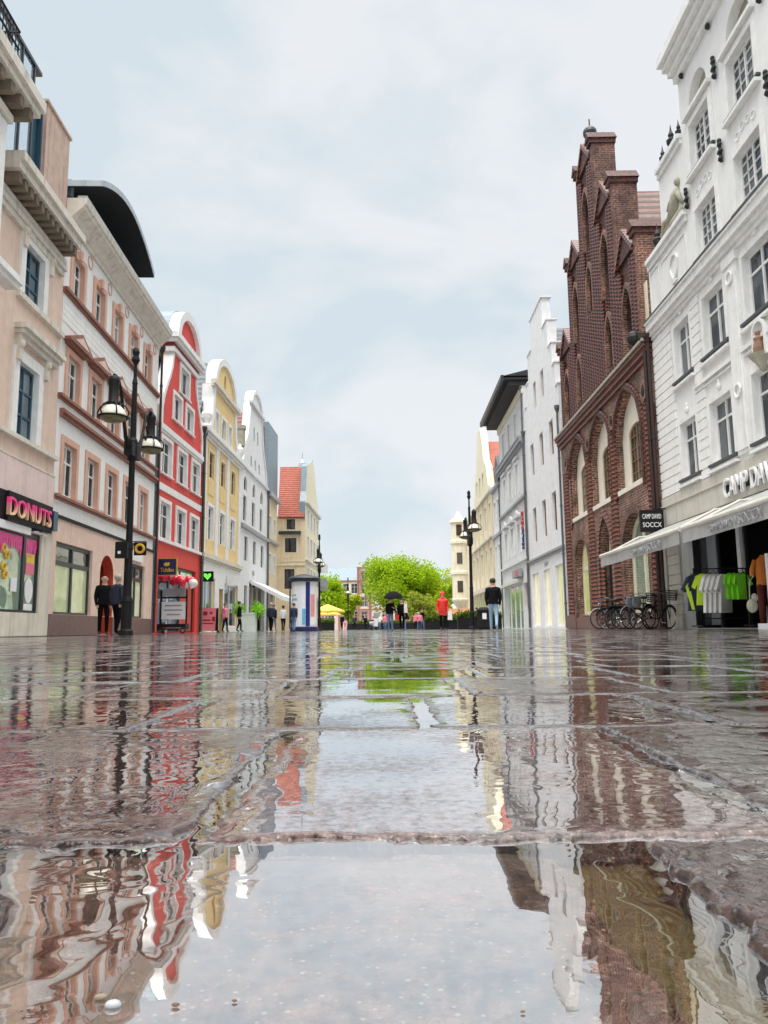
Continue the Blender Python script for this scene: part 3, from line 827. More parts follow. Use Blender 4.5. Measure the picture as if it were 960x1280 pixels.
for x in (.55, W - .55):
    w = MB(); w.lathe([(.28, 0), (.3, .1), (.16, .2), (.3, .5), (.32, .75), (.12, .95), (.1, 1.05), (.05, 1.15)], 10, (x, -.02, 11.1)); w.build('urn', 'white_trim', b)
course(b, 'shop_cornice', -.02, W + .02, 3.98, 4.22, .22, 'cream_stone', extra=[(3.86, 3.977, .12)])
w = MB(); w.sheet(rect(.02, W - .02, .02, 3.86), [rect(.3, 3.2, .03, 3.0), rect(4.2, 5.2, .03, 2.5), rect(5.5, 9.3, .3, 2.9)], -.03, .035); w.build('shop_surround', 'white_plaster', b)
for x0, x1, z0, z1 in ((.3, 3.2, .03, 3.0), (5.5, 9.3, .3, 2.9)):
    c_ = (x0 + x1) / 2; o = MB(); o.ribbon(rect(x0, x1, z0, z1), rect(x0 + .1, x1 - .1, .4, z1 - .1), .1, .2); o.box(c_ - .04, c_ + .04, .1, .2, .4, z1 - .1); o = o.build('shop_window', 'window_white', b)
    w = MB(); w.box(x0 + .1, x1 - .1, .15, .16, .4, z1 - .1); w.build('pane', 'shop_dark', o)
w = MB(); w.box(4.2, 5.2, .3, .34, .03, 2.5); w.build('door', 'frame_dark', b)
w = MB(); w.box(5.4, 6.3, -.5, -.42, 2.4, 2.8) if False else w.box(5.9, 6.02, -.75, -.06, 2.75, 3.35); sg = w.build('pharmacy_sign', 'sign_white', b)
w = MB(); w.ring((5.96, -.42, 3.06), .16, .045, 'x', 16, 6); w.build('emblem', 'navy', sg)
gable_roof(b, 0, W, 11.1, 16.3, .5, 10, 'tile_slate')
pipe(b, .1, 10.4, -.1, 'pipe'); body(b, 0, W, 11.0, 'yellow_pale', 10)
w = MB(); w.box(-.35, .35, -.62, -.46, -.3, .3); sg = thing('pharmacy_light_box', 'black light box with a green heart on the yellow house', 'sign', LB.at(8.6), LB.rot)
sg.location = LB.at(7.9, .3); sg.location.z = 2.95
w = MB(); w.box(-.06, .06, -.30, .30, -.27, .27); w.box(-.03, .03, .3, .56, -.05, .05); w.build('case', 'black', sg)
w = MB()
for s in (-1, 1):
    w.prism([(.0, -.25), (.28, .06), (.24, .2), (.1, .2), (0, .1), (-.1, .2), (-.24, .2), (-.28, .06)], -.005, .005) if False else None
    for i in (0,):
        pts = [(0, -.19), (.2, .04), (.17, .15), (.07, .15), (0, .07), (-.07, .15), (-.17, .15), (-.2, .04)]
        n = len(w.v); w.v += [(s * .066, p[0], p[1]) for p in pts]
        for a, bb, cc in tessellate_polygon([[Vector((p[0], p[1], 0)) for p in pts]]): w.face((n + a, n + bb, n + cc))
w.build('heart_emblem', 'lit_green', sg)

# ---- white narrow gable
b = thing('white_curved_gable_house', 'white house with dark narrow windows, curved gable and an awning, beside the yellow house', 'building', LB.at(17.2), LB.rot, 'houses along the left side of the street')
W = 10.0; c = 5.0
holes = []
for x in (1.5, 4.5, 7.5):
    holes.append(window(b, x + .4, 4.75, 1.1, 1.65, 'frame_dark', 'glass', 'cross', .66, sur='white_trim', sw=.1, sp=.03))
    holes.append(window(b, x - .2, 7.4, 1.05, 1.7, 'frame_dark', 'glass', 'cross', .6, sur='white_trim', sw=.1, sp=.03))
    holes.append(window(b, x - .1, 9.5, 1.0, .95, 'frame_dark', 'glass', 'one', arc=('round', .5), sur='white_trim', sw=.1, sp=.03))
for x in (3.4, 4.9, 6.4): holes.append(window(b, x, 11.55, .5, .75, 'frame_dark', 'glass_dark', 'none'))
for x in (4.3, 5.7): holes.append(window(b, x, 13.6, .45, 1.0, 'frame_dark', 'glass_dark', 'none'))
prof = [(4.7, 11.1), (4.3, 11.9), (3.7, 12.9), (3.0, 13.7), (2.75, 14.4), (2.5, 15.3), (2.3, 16.0)]
outl = side(c, prof)
tymp = [(c + 2.1 * math.cos(PI * i / 14), 16.1 + 1.3 * math.sin(PI * i / 14)) for i in range(15)]
wall(b, [(W, 0), (W, 11.0)] + outl[:7] + tymp + outl[7:] + [(0, 11.0), (0, 0)], holes + [rect(1.6, 2.6, .6, 3.1), rect(3.3, 9.2, .03, 3.4)], 'cool_white', .5, .25, edge='stone_relief')
gable_trim(b, outl[:7], .22, 'white_trim', .07); gable_trim(b, outl[7:], .22, 'white_trim', .07); gable_trim(b, tymp, .25, 'white_trim', .14)
course(b, 'gable_cornice', c - 2.55, c + 2.55, 15.95, 16.15, .2, 'grey_plaster')
course(b, 'string_course', 0, W, 10.95, 11.1, .14, 'grey_plaster')
course(b, 'string_course', 0, W + .1, 6.85, 7.1, .22, 'sign_grey')
w = MB(); w.lathe([(.3, 0), (.3, 1.1), (.36, 1.15), (.36, 1.4)], 8, (.75, .2, 12.4)); w.build('gable_urn', 'stone_relief', b)
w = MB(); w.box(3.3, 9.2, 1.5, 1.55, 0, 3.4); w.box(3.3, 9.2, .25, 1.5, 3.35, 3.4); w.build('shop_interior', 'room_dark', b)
o = MB()
for x in (3.35, 5.2, 7.0, 9.1): o.box(x - .06, x + .06, .15, .27, .03, 3.38)
o = o.build('shop_frame', 'window_white', b)
w = MB(); w.box(1.6, 2.6, .14, .15, .6, 3.1); w.build('pane', 'glass_dark', o)
gable_roof(b, 0, W, 11.1, 16.0, .5, 10, 'tile_rust')
text('KAFFEE', 1.5, .3, 'lettering', 'sign_grey', b, (4.6, -.02, 3.9)) if False else None
w = MB(); w.ball((4.6, -.03, 4.1), (.35, .03, .2), 12, 6); w.build('emblem', 'sign_grey', b)
aw = moulding(b, 'awning', 3.3, 9.3, [(-.05, 3.55), (-.05, 3.3), (-2.3, 2.12), (-2.3, 2.42)], 'sign_white')
pipe(b, W - .1, 10.6, -.1); body(b, 0, W, 11.0, 'cool_white', 10, z0=3.45)

# ---- slim cream house with slate mansard
b = thing('slate_fronted_house', 'slim cream house whose upper storeys are clad in blue-grey slate', 'building', LB.at(27.25), LB.rot, 'houses along the left side of the street')
W = 4.6
holes = [window(b, x, z, .9, 1.5, 'window_white', 'glass', 'cross', .66, sur='white_trim', sw=.12, sp=.04) for x in (1.2, 3.3) for z in (4.6, 7.6)]
wall(b, rect(0, W, 0, 10.6), holes + [rect(.6, 4.0, .3, 3.0)], 'cream', .5, .25)
w = MB(); w.box(0, W, -.02, 6, 10.9, 16.6); w.build('slate_cladding', 'slate_blue', b)
w = MB(); w.box(-.1, W + .05, -.35, .02, 10.6, 10.9); w.build('cornice', 'zinc', b)
course(b, 'string_course', 0, W, 7.0, 7.2, .2, 'sign_grey')
w = MB(); w.box(.6, 4.0, .2, .22, .3, 3.0); w.build('shop_window', 'shop_dark', b)
w = MB(); w.box(-.05, -.01, .3, 7, 11, 16.2); w.build('brick_flank', 'brick_mixed', b)
pipe(b, .12, 10.3); body(b, 0, W, 10.6, 'cream', 8)

# ---- cream house that steps forward, red tiled roof facing down the street
b = thing('cream_corner_house', 'cream house stepping forward into the street under a steep red tiled roof', 'building', (-6.88, 67.7, 0), 0, 'houses along the left side of the street')
holes = [window(b, -1.35, 5.2 - 1.6, .85, 1.7, 'frame_dark', 'glass_dark', 'one'), window(b, -1.25, 6.75, 1.0, 1.25, 'frame_dark', 'glass_dark', 'one', sur='cream_light', sw=.12, sp=.03), window(b, -1.25, 8.75, .75, .9, 'frame_dark', 'glass_dark', 'one')]
wall(b, rect(-2.7, 0, 0, 9.9), holes, 'cream', .5, .25)
course(b, 'string_course', -2.7, .02, 5.6, 5.75, .1, 'cream_light', extra=[(5.95, 6.0, .06)])
w = MB(); w.box(-2.25, -.35, -.5, .02, 8.3, 8.55); w.build('canopy', 'slate_dark', b)
w = MB(); w.box(-2.3, -.02, -.1, .02, 9.7, 9.95); w.build('eaves', 'brown_trim', b)
w = MB(); w.poly([(-2.35, -.25, 9.8), (-.1, -.25, 9.8), (.02, 2.9, 14.9), (-2.6, 2.9, 14.9)]); w.poly([(-2.6, 2.9, 14.9), (.02, 2.9, 14.9), (0, 6, 14.8), (-2.6, 6, 14.8)]); w.poly([(-2.35, -.25, 9.8), (-2.6, 2.9, 14.9), (-2.6, 2.9, 9.8)]); w.build('roof', 'tile_red', b)
w = MB(); w.lathe([(.45, 0), (.32, .5), (.05, .9), (.03, 1.5)], 8, (-.6, 3.2, 14.8)); w.build('roof_turret', 'zinc', b)
# street front of the same house (faces across the street)
sf = thing('street_front', None, None); sf.parent = b; sf.rotation_euler = (0, 0, PI / 2 - .026)
holes = []
for x in (2.0, 4.4, 6.8, 9.2):
    for z in (3.9, 6.7, 9.1): holes.append(window(sf, x, z, 1.0, 1.6, 'window_white', 'glass', 'cross', .66, sur='white_trim', sw=.14, sp=.04))
holes += [rect(1.0, 10.2, .1, 2.9)]
wall(sf, [(0, 0), (11, 0), (11, 11.6), (9.6, 12.6), (8.2, 13.6), (7.2, 15.2), (5.5, 16.2), (3.8, 15.4), (2.2, 15.0), (1.2, 14.6), (.6, 12.2), (0, 11.2)], holes, 'cream_light', .5, .25, edge='slate_blue')
course(sf, 'string_course', -.02, 11.02, 11.1, 11.35, .25, 'grey_plaster'); course(sf, 'string_course', -.02, 11.02, 6.1, 6.3, .15, 'white_trim'); course(sf, 'shop_cornice', -.02, 11.02, 3.1, 3.4, .25, 'cream_stone')
w = MB(); w.box(1.0, 10.2, .2, .22, .1, 2.9); w.build('shop_window', 'shop_dark', sf)
for x, z in ((8.6, 4.2), (9.8, 3.9), (9.8, 5.6)):
    w = MB(); w.box(x - .05, x + .05, -1.0, -.1, z, z + .85); w.build('hanging_sign', 'sign_white' if z > 5 else 'sign_grey', sf)
w = MB(); w.box(-2.68, -.02, .52, 9, 0, 9.7); w.build('side_wall', 'cream', b)
w = MB(); w.poly([(-2.7, 6.5, 9), (-.3, 6.5, 9), (-.3, 6.5, 12), (-2.7, 6.5, 12)]); w.build('rear_gable', 'cream', b)
def flatten(e, b):
    for ch in list(e.children):
        m = e.matrix_basis @ ch.matrix_basis; ch.parent = b; ch.matrix_basis = m
    bpy.data.objects.remove(e)
flatten(rr, bpy.data.objects['peach_townhouse']); flatten(sf, b)

# ================================================================== RIGHT SIDE OF THE STREET
RG = 'houses along the right side of the street'
# ---- white baroque house with the clothes shop
b = thing('white_baroque_house', 'tall white baroque gabled house with black wall anchors above an open clothes shop', 'building', RR.at(0), RR.rot, RG)
W = 14.3; c = 7.15
holes = []
cols = [(2.42, 1.2, 0), (4.65, 1.35, 1), (7.15, 1.4, 1), (9.65, 1.35, 1), (11.88, 1.2, 0)]
for x, ww, up in cols:
    for z, h in ((4.34, 1.62), (7.30, 1.62)):
        holes.append(window(b, x, z, ww, h, 'window_white', 'glass', 'cross', .68, sur='white_trim', sw=.14, sp=.035, sill='flashing', sill_p=.10, y=.13))
        w = MB(); w.ball((x, -.02, z + h + .3), (.12, .05, .1), 8, 6); w.ball((x, -.02, z + h + .42), (.06, .04, .1), 8, 6); w.build('keystone', 'white_trim', b)
        w = MB(); w.box(x - ww / 2 - .2, x + ww / 2 + .2, -.13, .02, z - .26, z - .19); w.build('sill_moulding', 'white_trim', b)
    if up:
        for z, h in ((10.12, 1.40), (12.68, 1.40)):
            holes.append(window(b, x, z, ww, h, 'window_white', 'glass', 'grid', sur='white_trim', sw=.16, sp=.04, sill='flashing', sill_p=.10, y=.13))
            w = MB(); w.box(x - ww / 2 - .2, x + ww / 2 + .2, -.16, .02, z - .22, z - .13); w.build('sill_moulding', 'white_trim', b)
        holes.append(arch(x - ww / 2 + .06, x + ww / 2 - .06, 14.52, 14.62, 15.3, 'round'))
        w = MB(); w.box(x - ww / 2 - .22, x + ww / 2 + .22, -.14, .02, 14.34, 14.44); w.build('ledge', 'white_trim', b)
        w = MB(); w.prism(arch(x - ww / 2 + .0, x + ww / 2, 14.5, 14.6, 15.35, 'round'), .24, .3); w.build('blind_niche', 'stone_relief', b)
        w = MB()
        for q in (-.42, -.14, .14, .42):
            w.ring((x + q, -.01, 11.95 + .1 * math.cos(q * 4)), .10, .022, 'y', 12, 5)
        w.build('scroll_ornament', 'white_trim', b)
        for q in (-.98,):
            w = MB(); w.box(x + q - .06, x + q + .06, -.05, .02, 4.2, 9.3) if False else None
outl = [(W, 0), (W, 11.75), (W - 1.4, 11.8), (W - 1.4, 14.1), (W - 3.4, 14.2), (W - 3.4, 16.6), (W - 4.8, 17.9), (c, 18.9), (4.8, 17.9), (3.4, 16.6), (3.4, 14.2), (1.4, 14.1), (1.4, 11.8), (0, 11.75), (0, 0)]
niche = arch(6.62, 7.02, 5.55 + .95, 6.95, 7.05, 'round')
niche = None
door = rect(1.25, 13.2, .02, 3.15)
wall(b, outl, holes + [door], 'white_plaster', .55, .32)
for sgn in (0, 1):
    mx = lambda x: x if not sgn else W - x
    def bx_(w, x0, x1, y0, y1, z0, z1): w.box(min(mx(x0), mx(x1)), max(mx(x0), mx(x1)), y0, y1, z0, z1)
    for a0, a1 in ((.02, 1.62), (3.2, 3.78)):
        w = MB(); bx_(w, a0 + .03, a1 - .03, -.02, .02, 4.05, 9.3)
        for z in [4.05 + i * .272 for i in range(19)]: bx_(w, a0, a1, -.05, .02, z, z + .225)
        w.build('rusticated_quoin', 'white_plaster', b)
    w = MB(); bx_(w, 5.55, 6.22, -.07, .02, 4.2, 9.2); bx_(w, 5.62, 6.15, -.10, -.06, 4.3, 8.9); bx_(w, 5.5, 6.27, -.12, .02, 9.0, 9.25); w.build('pilaster', 'white_trim', b)
    w = MB(); w.ring((mx(5.9), -.12, 8.65), .16, .03, 'y', 14, 5); w.ring((mx(5.9), -.12, 5.75), .16, .03, 'y', 14, 5); w.build('rosette', 'white_trim', b)
    w = MB(); bx_(w, .12, 3.42, -.16, .5, 11.76, 11.9); bx_(w, .08, 3.38, -.08, .45, 11.58, 11.757); w.build('shoulder_cornice', 'white_trim', b)
    w = MB(); bx_(w, 1.5, 3.42, -.16, .5, 14.14, 14.28); bx_(w, 1.45, 3.4, -.08, .45, 13.98, 14.137); w.build('shoulder_cornice', 'white_trim', b)
    for x0, x1, z0, z1 in ((.1, 1.0, 10.1, 11.5), (1.1, 3.2, 10.1, 11.4)):
        w = MB(); p = rect(min(mx(x0), mx(x1)), max(mx(x0), mx(x1)), z0, z1); w.ribbon(p, offset(p, -.07), -.03, .02); w.build('wall_panel', 'white_trim', b)
    p = [(mx(2.2) + .36 * math.cos(a) * (1 if math.sin(a) > 0 else .8), 10.75 + .42 * math.sin(a)) for a in [2 * PI * i / 16 for i in range(16)]]
    w = MB(); w.ribbon(p, offset(p, -.07), -.05, .02); w.ball((mx(2.2), -.02, 10.28), (.2, .04, .08), 8, 6); w.build('shield_relief', 'white_trim', b)
    w = MB(); x = mx(2.5); f_ = 1 if not sgn else -1; P_ = lambda a_, z_, y_=-.03: (x + a_ * f_, y_, 11.9 + z_)
    w.tube([P_(-.2, .22), P_(.1, .42), P_(.34, .78), P_(.42, .98)], [.17, .2, .2, .08], 9); w.ball(P_(.46, 1.14), (.12, .11, .14), 10, 8)
    w.tube([P_(-.15, .25), P_(-.5, .38, -.08), P_(-.8, .1, -.08), P_(-.95, .06)], [.15, .13, .09, .05], 8); w.tube([P_(-.15, .2), P_(-.6, .16), P_(-1.0, .04)], [.14, .1, .05], 8)
    w.tube([P_(.38, .85), P_(.62, .6, -.1), P_(.72, .3)], [.09, .07, .05], 7); w.tube([P_(.3, .85), P_(.05, .7, -.14), P_(-.1, .5, -.16)], [.08, .06, .05], 7); w.tube([P_(-.9, .0), P_(0, .04), P_(.8, .12)], [.08, .16, .12], 8)
    w.smooth = True
    w.build('reclining_figure', 'stone_relief', b)
    for x, z, s in ((.85, 11.9, .75), (1.75, 14.28, .55), (2.5, 14.28, .7), (3.1, 14.28, .5)):
        w = MB(); w.lathe([(.2 * s, 0), (.22 * s, .15 * s), (.08 * s, .22 * s), (.2 * s, .42 * s), (.22 * s, .55 * s), (.09 * s, .68 * s), (.13 * s, .8 * s), (.05 * s, 1.0 * s), (.0, 1.35 * s)], 8, (mx(x), .05, z)); w.build('finial', 'anchor_iron', b)
    w = MB(); bx_(w, 3.3, W / 2, -.56, .5, 16.42, 16.7); bx_(w, 3.34, W / 2, -.42, .45, 16.24, 16.417); bx_(w, 3.38, W / 2, -.28, .4, 16.05, 16.237); bx_(w, 3.4, W / 2, -.14, .35, 15.85, 16.047); w.build('top_cornice', 'white_trim', b)
for x, z in ((5.75, 15.98), (3.85, 16.0), (5.9, 14.42), (5.9, 12.08), (3.6, 12.1), (8.4, 14.42), (8.4, 12.08), (8.5, 15.98), (10.45, 16.0), (10.7, 12.1)):
    w = MB(); w.tube([(x, -.06, z - .28), (x, -.08, z + .28)], .045, 6)
    for dz, r in ((-.2, .09), (0, .13), (.2, .09), (.3, .06)): w.ball((x, -.08, z + dz), (r, .06, .07), 8, 6)
    w.build('wall_anchor', 'anchor_iron', b)
course(b, 'main_cornice', .06, W + .06, 9.5, 9.72, .24, 'white_trim', extra=[(9.36, 9.497, .15), (9.72, 9.79, .29), (9.24, 9.357, .08)])
course(b, 'cornice_flashing', .04, W + .08, 9.793, 9.83, .31, 'flashing')
course(b, 'string_course', 3.15, W - 3.15, 6.62, 6.72, .10, 'white_trim', extra=[(6.5, 6.54, .06)])
course(b, 'shop_band', -.02, W + .02, 3.15, 4.02, .06, 'beige_shop', extra=[(3.72, 3.78, .10)])
# statue in its niche between the storeys
w = MB(); w.prism(arch(6.66, 7.14, 5.62, 6.3, 6.55, 'round'), -.02, -.012) if False else None
w.lathe([(.0, -.42), (.08, -.35), (.16, -.2), (.28, -.06), (.32, 0)], 10, (7.15, -.06, 6.22)); st = w.build('niche_bracket', 'stone_relief', b)
p = arch(6.9, 7.4, 6.23, 6.75, 7.0, 'round')
w = MB(); w.ribbon(offset(p, .07), p, -.14, .0); w.prism(p, -.03, -.01); w.build('niche', 'white_trim', b)
w = MB(); w.lathe([(.12, 0), (.13, .15), (.09, .3), (.11, .38), (.04, .44), (.065, .48), (.07, .53), (.0, .59)], 10, (7.15, -.13, 6.23)); w.build('statuette', 'terracotta_relief', b)
# shop
sgn = text('CAMP DAVID', 3.0, .50, 'lettering', 'sign_white', b, (4.75, -.14, 3.26), ex=.03)
w = MB(); w.box(4.7, 7.8, -.10, -.065, 3.38, 3.6); w.build('letter_rail', 'black', b)
w = MB()
for i in range(9): w.box(.25, 1.22, -.075, .02, .42 + i * .30, .69 + i * .30)
w.box(.2, 1.24, -.1, .02, .0, .4); w.box(-.02, .19, -.12, .02, .01, 3.14); w.build('stone_pier', 'beige_shop', b)
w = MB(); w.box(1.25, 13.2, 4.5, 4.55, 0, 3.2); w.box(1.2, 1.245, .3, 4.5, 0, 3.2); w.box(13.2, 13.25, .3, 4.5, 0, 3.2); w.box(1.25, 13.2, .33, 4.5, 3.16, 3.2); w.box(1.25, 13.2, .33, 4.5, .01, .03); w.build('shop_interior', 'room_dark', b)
o = MB(); o.box(1.26, 13.19, .5, .58, 3.08, 3.15)
for x in (1.3, 2.5, 4.2): o.box(x - .04, x + .04, .5, .58, .03, 3.1)
o = o.build('shop_frame', 'frame_dark', b)
w = MB(); w.box(1.34, 2.46, .53, .54, .1, 3.1); w.build('pane', 'shop_dark', o)
w = MB(); w.box(3.1, 3.32, .8, 1.0, 1.5, 3.15); w.build('banner', 'sign_white', b)
body(b, 0, W, 11.7, 'white_plaster', 12, .56, z0=3.25)
gable_roof(b, .1, W - .1, 11.8, 18.0, .56, 12, 'tile_rust')
pipe(b, -.05, 9.2, -.16, 'pipe_brown', .06)

# ---- brick gothic house
b = thing('brick_gothic_house', 'dark red brick gothic house with stepped pinnacled gable and pointed window niches', 'building', RR.at(13.85), RR.rot, RG)
W = 13.75; c = 7.15
bays = [(3.38, 3.05), (7.1, 3.15), (10.75, 3.1)]
lowers = [arch(1.95, 4.35, .6, 2.9, 4.0, 'round'), arch(6.1, 7.95, .03, 2.9, 4.45, 'pointed'), arch(9.45, 12.2, .55, 2.85, 4.05, 'round')]
ups = [arch(x - w_ / 2, x + w_ / 2, 4.9, 7.0, 8.55, 'pointed') for x, w_ in bays]
wall(b, rect(0, W, 0, 9.0), lowers + ups, 'brick_low', .5, .42)
for (x, w_), u in zip(bays, ups):
    ww = 1.55 if x != 7.1 else 1.6
    px = x
    p = arch(px - ww / 2, px + ww / 2, 5.15, 7.0, 7.35, 'round')
    w = MB(); w.sheet(offset(u, .02), [p], .25, .14); w.build('rendered_niche', 'lime_white', b)
    w = MB(); w.box(x - w_ / 2 + .02, x + w_ / 2 - .02, -.05, .24, 4.9, 5.08); w.build('sill', 'lime_white', b)
    o = window(b, px, 5.15, ww, 2.2, 'frame_brown', 'glass', 'grid', arc=('round', 1.85), y=.30, fw=.06)
    w = MB(); oo = offset(u, .30); mid = offset(u, .02)
    k = len(u); w.ribbon(oo[1:] + oo[:1], mid[1:] + mid[:1], -.07, .02, closed=False); w.build('arch_moulding', 'brick_roll', b)
    w = MB(); pts = [(q[0], -.06, q[1]) for q in offset(u, .10)[1:]] ; w.tube(pts, .085, 6); w.build('arch_roll', 'brick_dark', b)
for i, l in enumerate(lowers):
    oo = offset(l, .34); w = MB(); w.ribbon(oo[1:] + oo[:1], l[1:] + l[:1], -.06, .02, closed=False); w.build('arch_moulding', 'brick' if i != 1 else 'brick_roll', b)
    x0 = l[0][0]; x1 = l[1][0]; z0 = l[0][1]; z1 = max(q[1] for q in l)
    if i != 1:
        o = MB(); inn = offset(l, -.14); o.ribbon(l, inn, .28, .36); o.box(x0 + .1, x1 - .1, .275, .35, 2.62, 2.78); o.box((x0 + x1) / 2 - .05, (x0 + x1) / 2 + .05, .277, .34, 2.78, z1 - .12); 
        if i == 2: o.box((x0 + x1) / 2 - .05, (x0 + x1) / 2 + .05, .277, .34, .65, 2.62)
        o = o.build('shop_window', 'cream_light', b)
        w = MB(); n = len(inn); w.v += [(q[0], .32, q[1]) for q in inn]; w.face(range(n)); w.build('pane', 'shop_warm' if i == 0 else 'shop_green', o)
    else:
        for q in (.0, .16, .32):
            pass
        for sx in (x0 + .08, x1 - .08): w = MB(); w.tube([(sx, .1, .4), (sx, .1, 2.95)], .09, 8); w.build('door_shaft', 'brick_roll', b)
        w = MB(); w.box(x0, x1, .36, .41, .03, 2.7); w.build('door', 'room_dark', b)
        w = MB(); inn = offset(arch(x0, x1, 2.75, 2.9, z1, 'pointed'), -.12); w.prism(inn, .34, .40); w.build('tympanum', 'cream_light', b)
w = MB(); w.box(-.02, 1.9, -.14, .02, .01, .62); w.box(4.4, 6.05, -.14, .02, .01, .55); w.box(8.0, 9.4, -.14, .02, .01, .55); w.box(12.25, W, -.14, .02, .01, .55); w.box(1.9, 4.4, -.1, .02, .01, .5); w.box(9.4, 12.25, -.1, .02, .01, .5); w.build('plinth', 'plinth_red', b)
for x in (.9, 5.22, 8.75, 13.05):
    for q in (-.16, .16): w = MB(); w.tube([(x + q, -.02, .6), (x + q, -.02, 7.4)], .13, 8); w.build('pier_shaft', 'brick_roll', b)
for x in (1.1, 5.24, 8.93, 12.75, 13.3):
    for z in ((7.9,) if x != 13.3 else (6.9, 4.0)):
        w = MB(); w.ribbon([(x + .33 * math.cos(a), z + .36 * math.sin(a)) for a in [2 * PI * i / 14 for i in range(14)]], [(x + .2 * math.cos(a), z + .22 * math.sin(a)) for a in [2 * PI * i / 14 for i in range(14)]], -.08, .02)
        w.build('roundel', 'brick_mixed', b)
        w = MB(); w.ball((x, -.03, z), (.17, .09, .2), 8, 6); w.build('glazed_ornament', 'anchor_iron', b)
course(b, 'main_cornice', -.05, W + .02, 8.98, 9.16, .22, 'brick_roll', extra=[(9.16, 9.30, .30), (8.8, 8.977, .12)])
w = MB(); w.box(-.05, W + .03, -.36, .05, 9.303, 9.40); w.build('cornice_coping', 'stone_relief', b)
# stepped gable
tops = [(0.95, 3.3, 13.2), (3.3, 5.7, 16.5), (5.7, 8.1, 19.7), (8.1, 10.45, 16.5), (10.45, 12.8, 13.2)]
outl = [(12.8, 9.4)]
for x0, x1, z in tops[::-1]: outl += [(x1, z), (x0, z)]
outl.append((.95, 9.4))
lan = []; bl = MB()
for x0, x1, z in tops:
    xs_ = [(x0 + x1) / 2] if x1 - x0 < 3 else [x0 + 1.1, x1 - 1.1]
    for x in xs_:
        lan.append(arch(x - .52, x + .52, z - 3.6, z - 2.2, z - 1.1, 'pointed'))
        if z > 15: lan.append(arch(x - .42, x + .42, z - 6.6, z - 5.4, z - 4.5, 'pointed'))
        if z > 15: lan.append(arch(x - .34, x + .34, 9.9, 11.0, 11.7, 'pointed')) if False else None
gw = wall(b, outl, lan, 'brick_dark', .7, .3, name='gable', y=.06)
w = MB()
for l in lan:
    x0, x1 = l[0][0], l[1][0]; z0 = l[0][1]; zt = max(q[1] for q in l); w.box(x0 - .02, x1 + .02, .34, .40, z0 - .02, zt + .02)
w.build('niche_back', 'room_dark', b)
w = MB()
for i, l in enumerate(lan):
    x0, x1 = l[0][0], l[1][0]; z0 = l[0][1]; m_ = (x0 + x1) / 2
    w.box(m_ - .045, m_ + .045, .22, .30, z0, z0 + 1.5)
    w.box(x0 + .05, m_ - .06, .325, .338, z0 + .03, z0 + 1.0); w.box(m_ + .06, x1 - .05, .325, .338, z0 + .03, z0 + 1.0)
w.build('niche_render', 'lime_white', b)
for l in lan:
    w = MB(); oo = offset(l, .16); w.ribbon(oo[1:] + oo[:1], l[1:] + l[:1], -.10, .08, closed=False); w.build('niche_moulding', 'brick_mixed', b)
piers = [(.95, 13.2), (3.3, 16.5), (5.7, 19.7), (8.1, 19.7), (10.45, 16.5), (12.8, 13.2)]
for x, z in piers:
    e = .45
    w = MB(); w.box(x - .2, x + .2, -.06, .9, 9.42, z + e); w.build('gable_pier', 'brick_mixed' if x in (.95, 12.8) else 'brick', b)
    w = MB(); w.prism([(x - .32, z + e), (x + .32, z + e), (x, z + e + .42)], -.22, .98); w.prism([(x - .26, z + e - .2), (x + .26, z + e - .2), (x + .26, z + e - .003), (x - .26, z + e - .003)], -.16, .94); w.build('pier_cap', 'brick_dark', b)
for x0, x1, z in tops:
    for a, d in (((x0 + .22, x1 - .22),) if x1 - x0 < 3 else ()):
        m_ = (a + d) / 2
        w = MB(); w.prism([(a, z), (d, z), (d, z + .06), (m_, z + .95), (a, z + .06)], -.06, .5); w.build('bay_gablet', 'brick_dark', b)
        w = MB(); w.ribbon([(d + .1, z + .0), (m_, z + 1.15), (a - .1, z + .0)], [(d + .1, z - .2), (m_, z + .92), (a - .1, z - .2)], -.14, .6, closed=False); w.build('gablet_coping', 'brick_roll', b)
        n_ = 6
        w = MB()
        for i in range(n_ + 1):
            x = x0 + (x1 - x0) * (i + .5) / (n_ + 1)
            near = abs(x - m_) < .56
            ztop = (z - 3.65) if near else z - .35
            if near and z > 15: ztop = z - 6.65
            if ztop > 9.6: w.tube([(x, -.03, 9.42), (x, -.03, ztop)], .115, 7)
            if near and z > 15: w.tube([(x, .03, z - 4.4), (x, .03, z - 3.65)], .07, 6)
        w.build('brick_ribs', 'brick_rib', b)
w = MB(); w.tube([(6.9, .3, 20.5), (6.9, .3, 22.0)], .03, 6); w.ball((6.9, .3, 21.35), .3, 12, 8); w.build('finial_ball', 'slate_dark', b)
gable_roof(b, .1, W - .1, 9.35, 18.6, .7, 13, 'tile_brown')
w = MB(); w.box(W - 1.15, W - .82, -.3, .02, 9.42, 9.9); w.ball((W - .95, -.3, 9.75), (.28, .22, .25), 8, 6); w.build('gargoyle_bracket', 'anchor_iron', b)
w = MB(); w.box(W - .85, W - .45, .1, .12, 9.6, 11.6); w.build('rendered_panel', 'cream_light', b)
pipe(b, W - .12, 9.2, -.22, 'pipe_brown', .07); body(b, 0, W, 9.0, 'brick', 13)

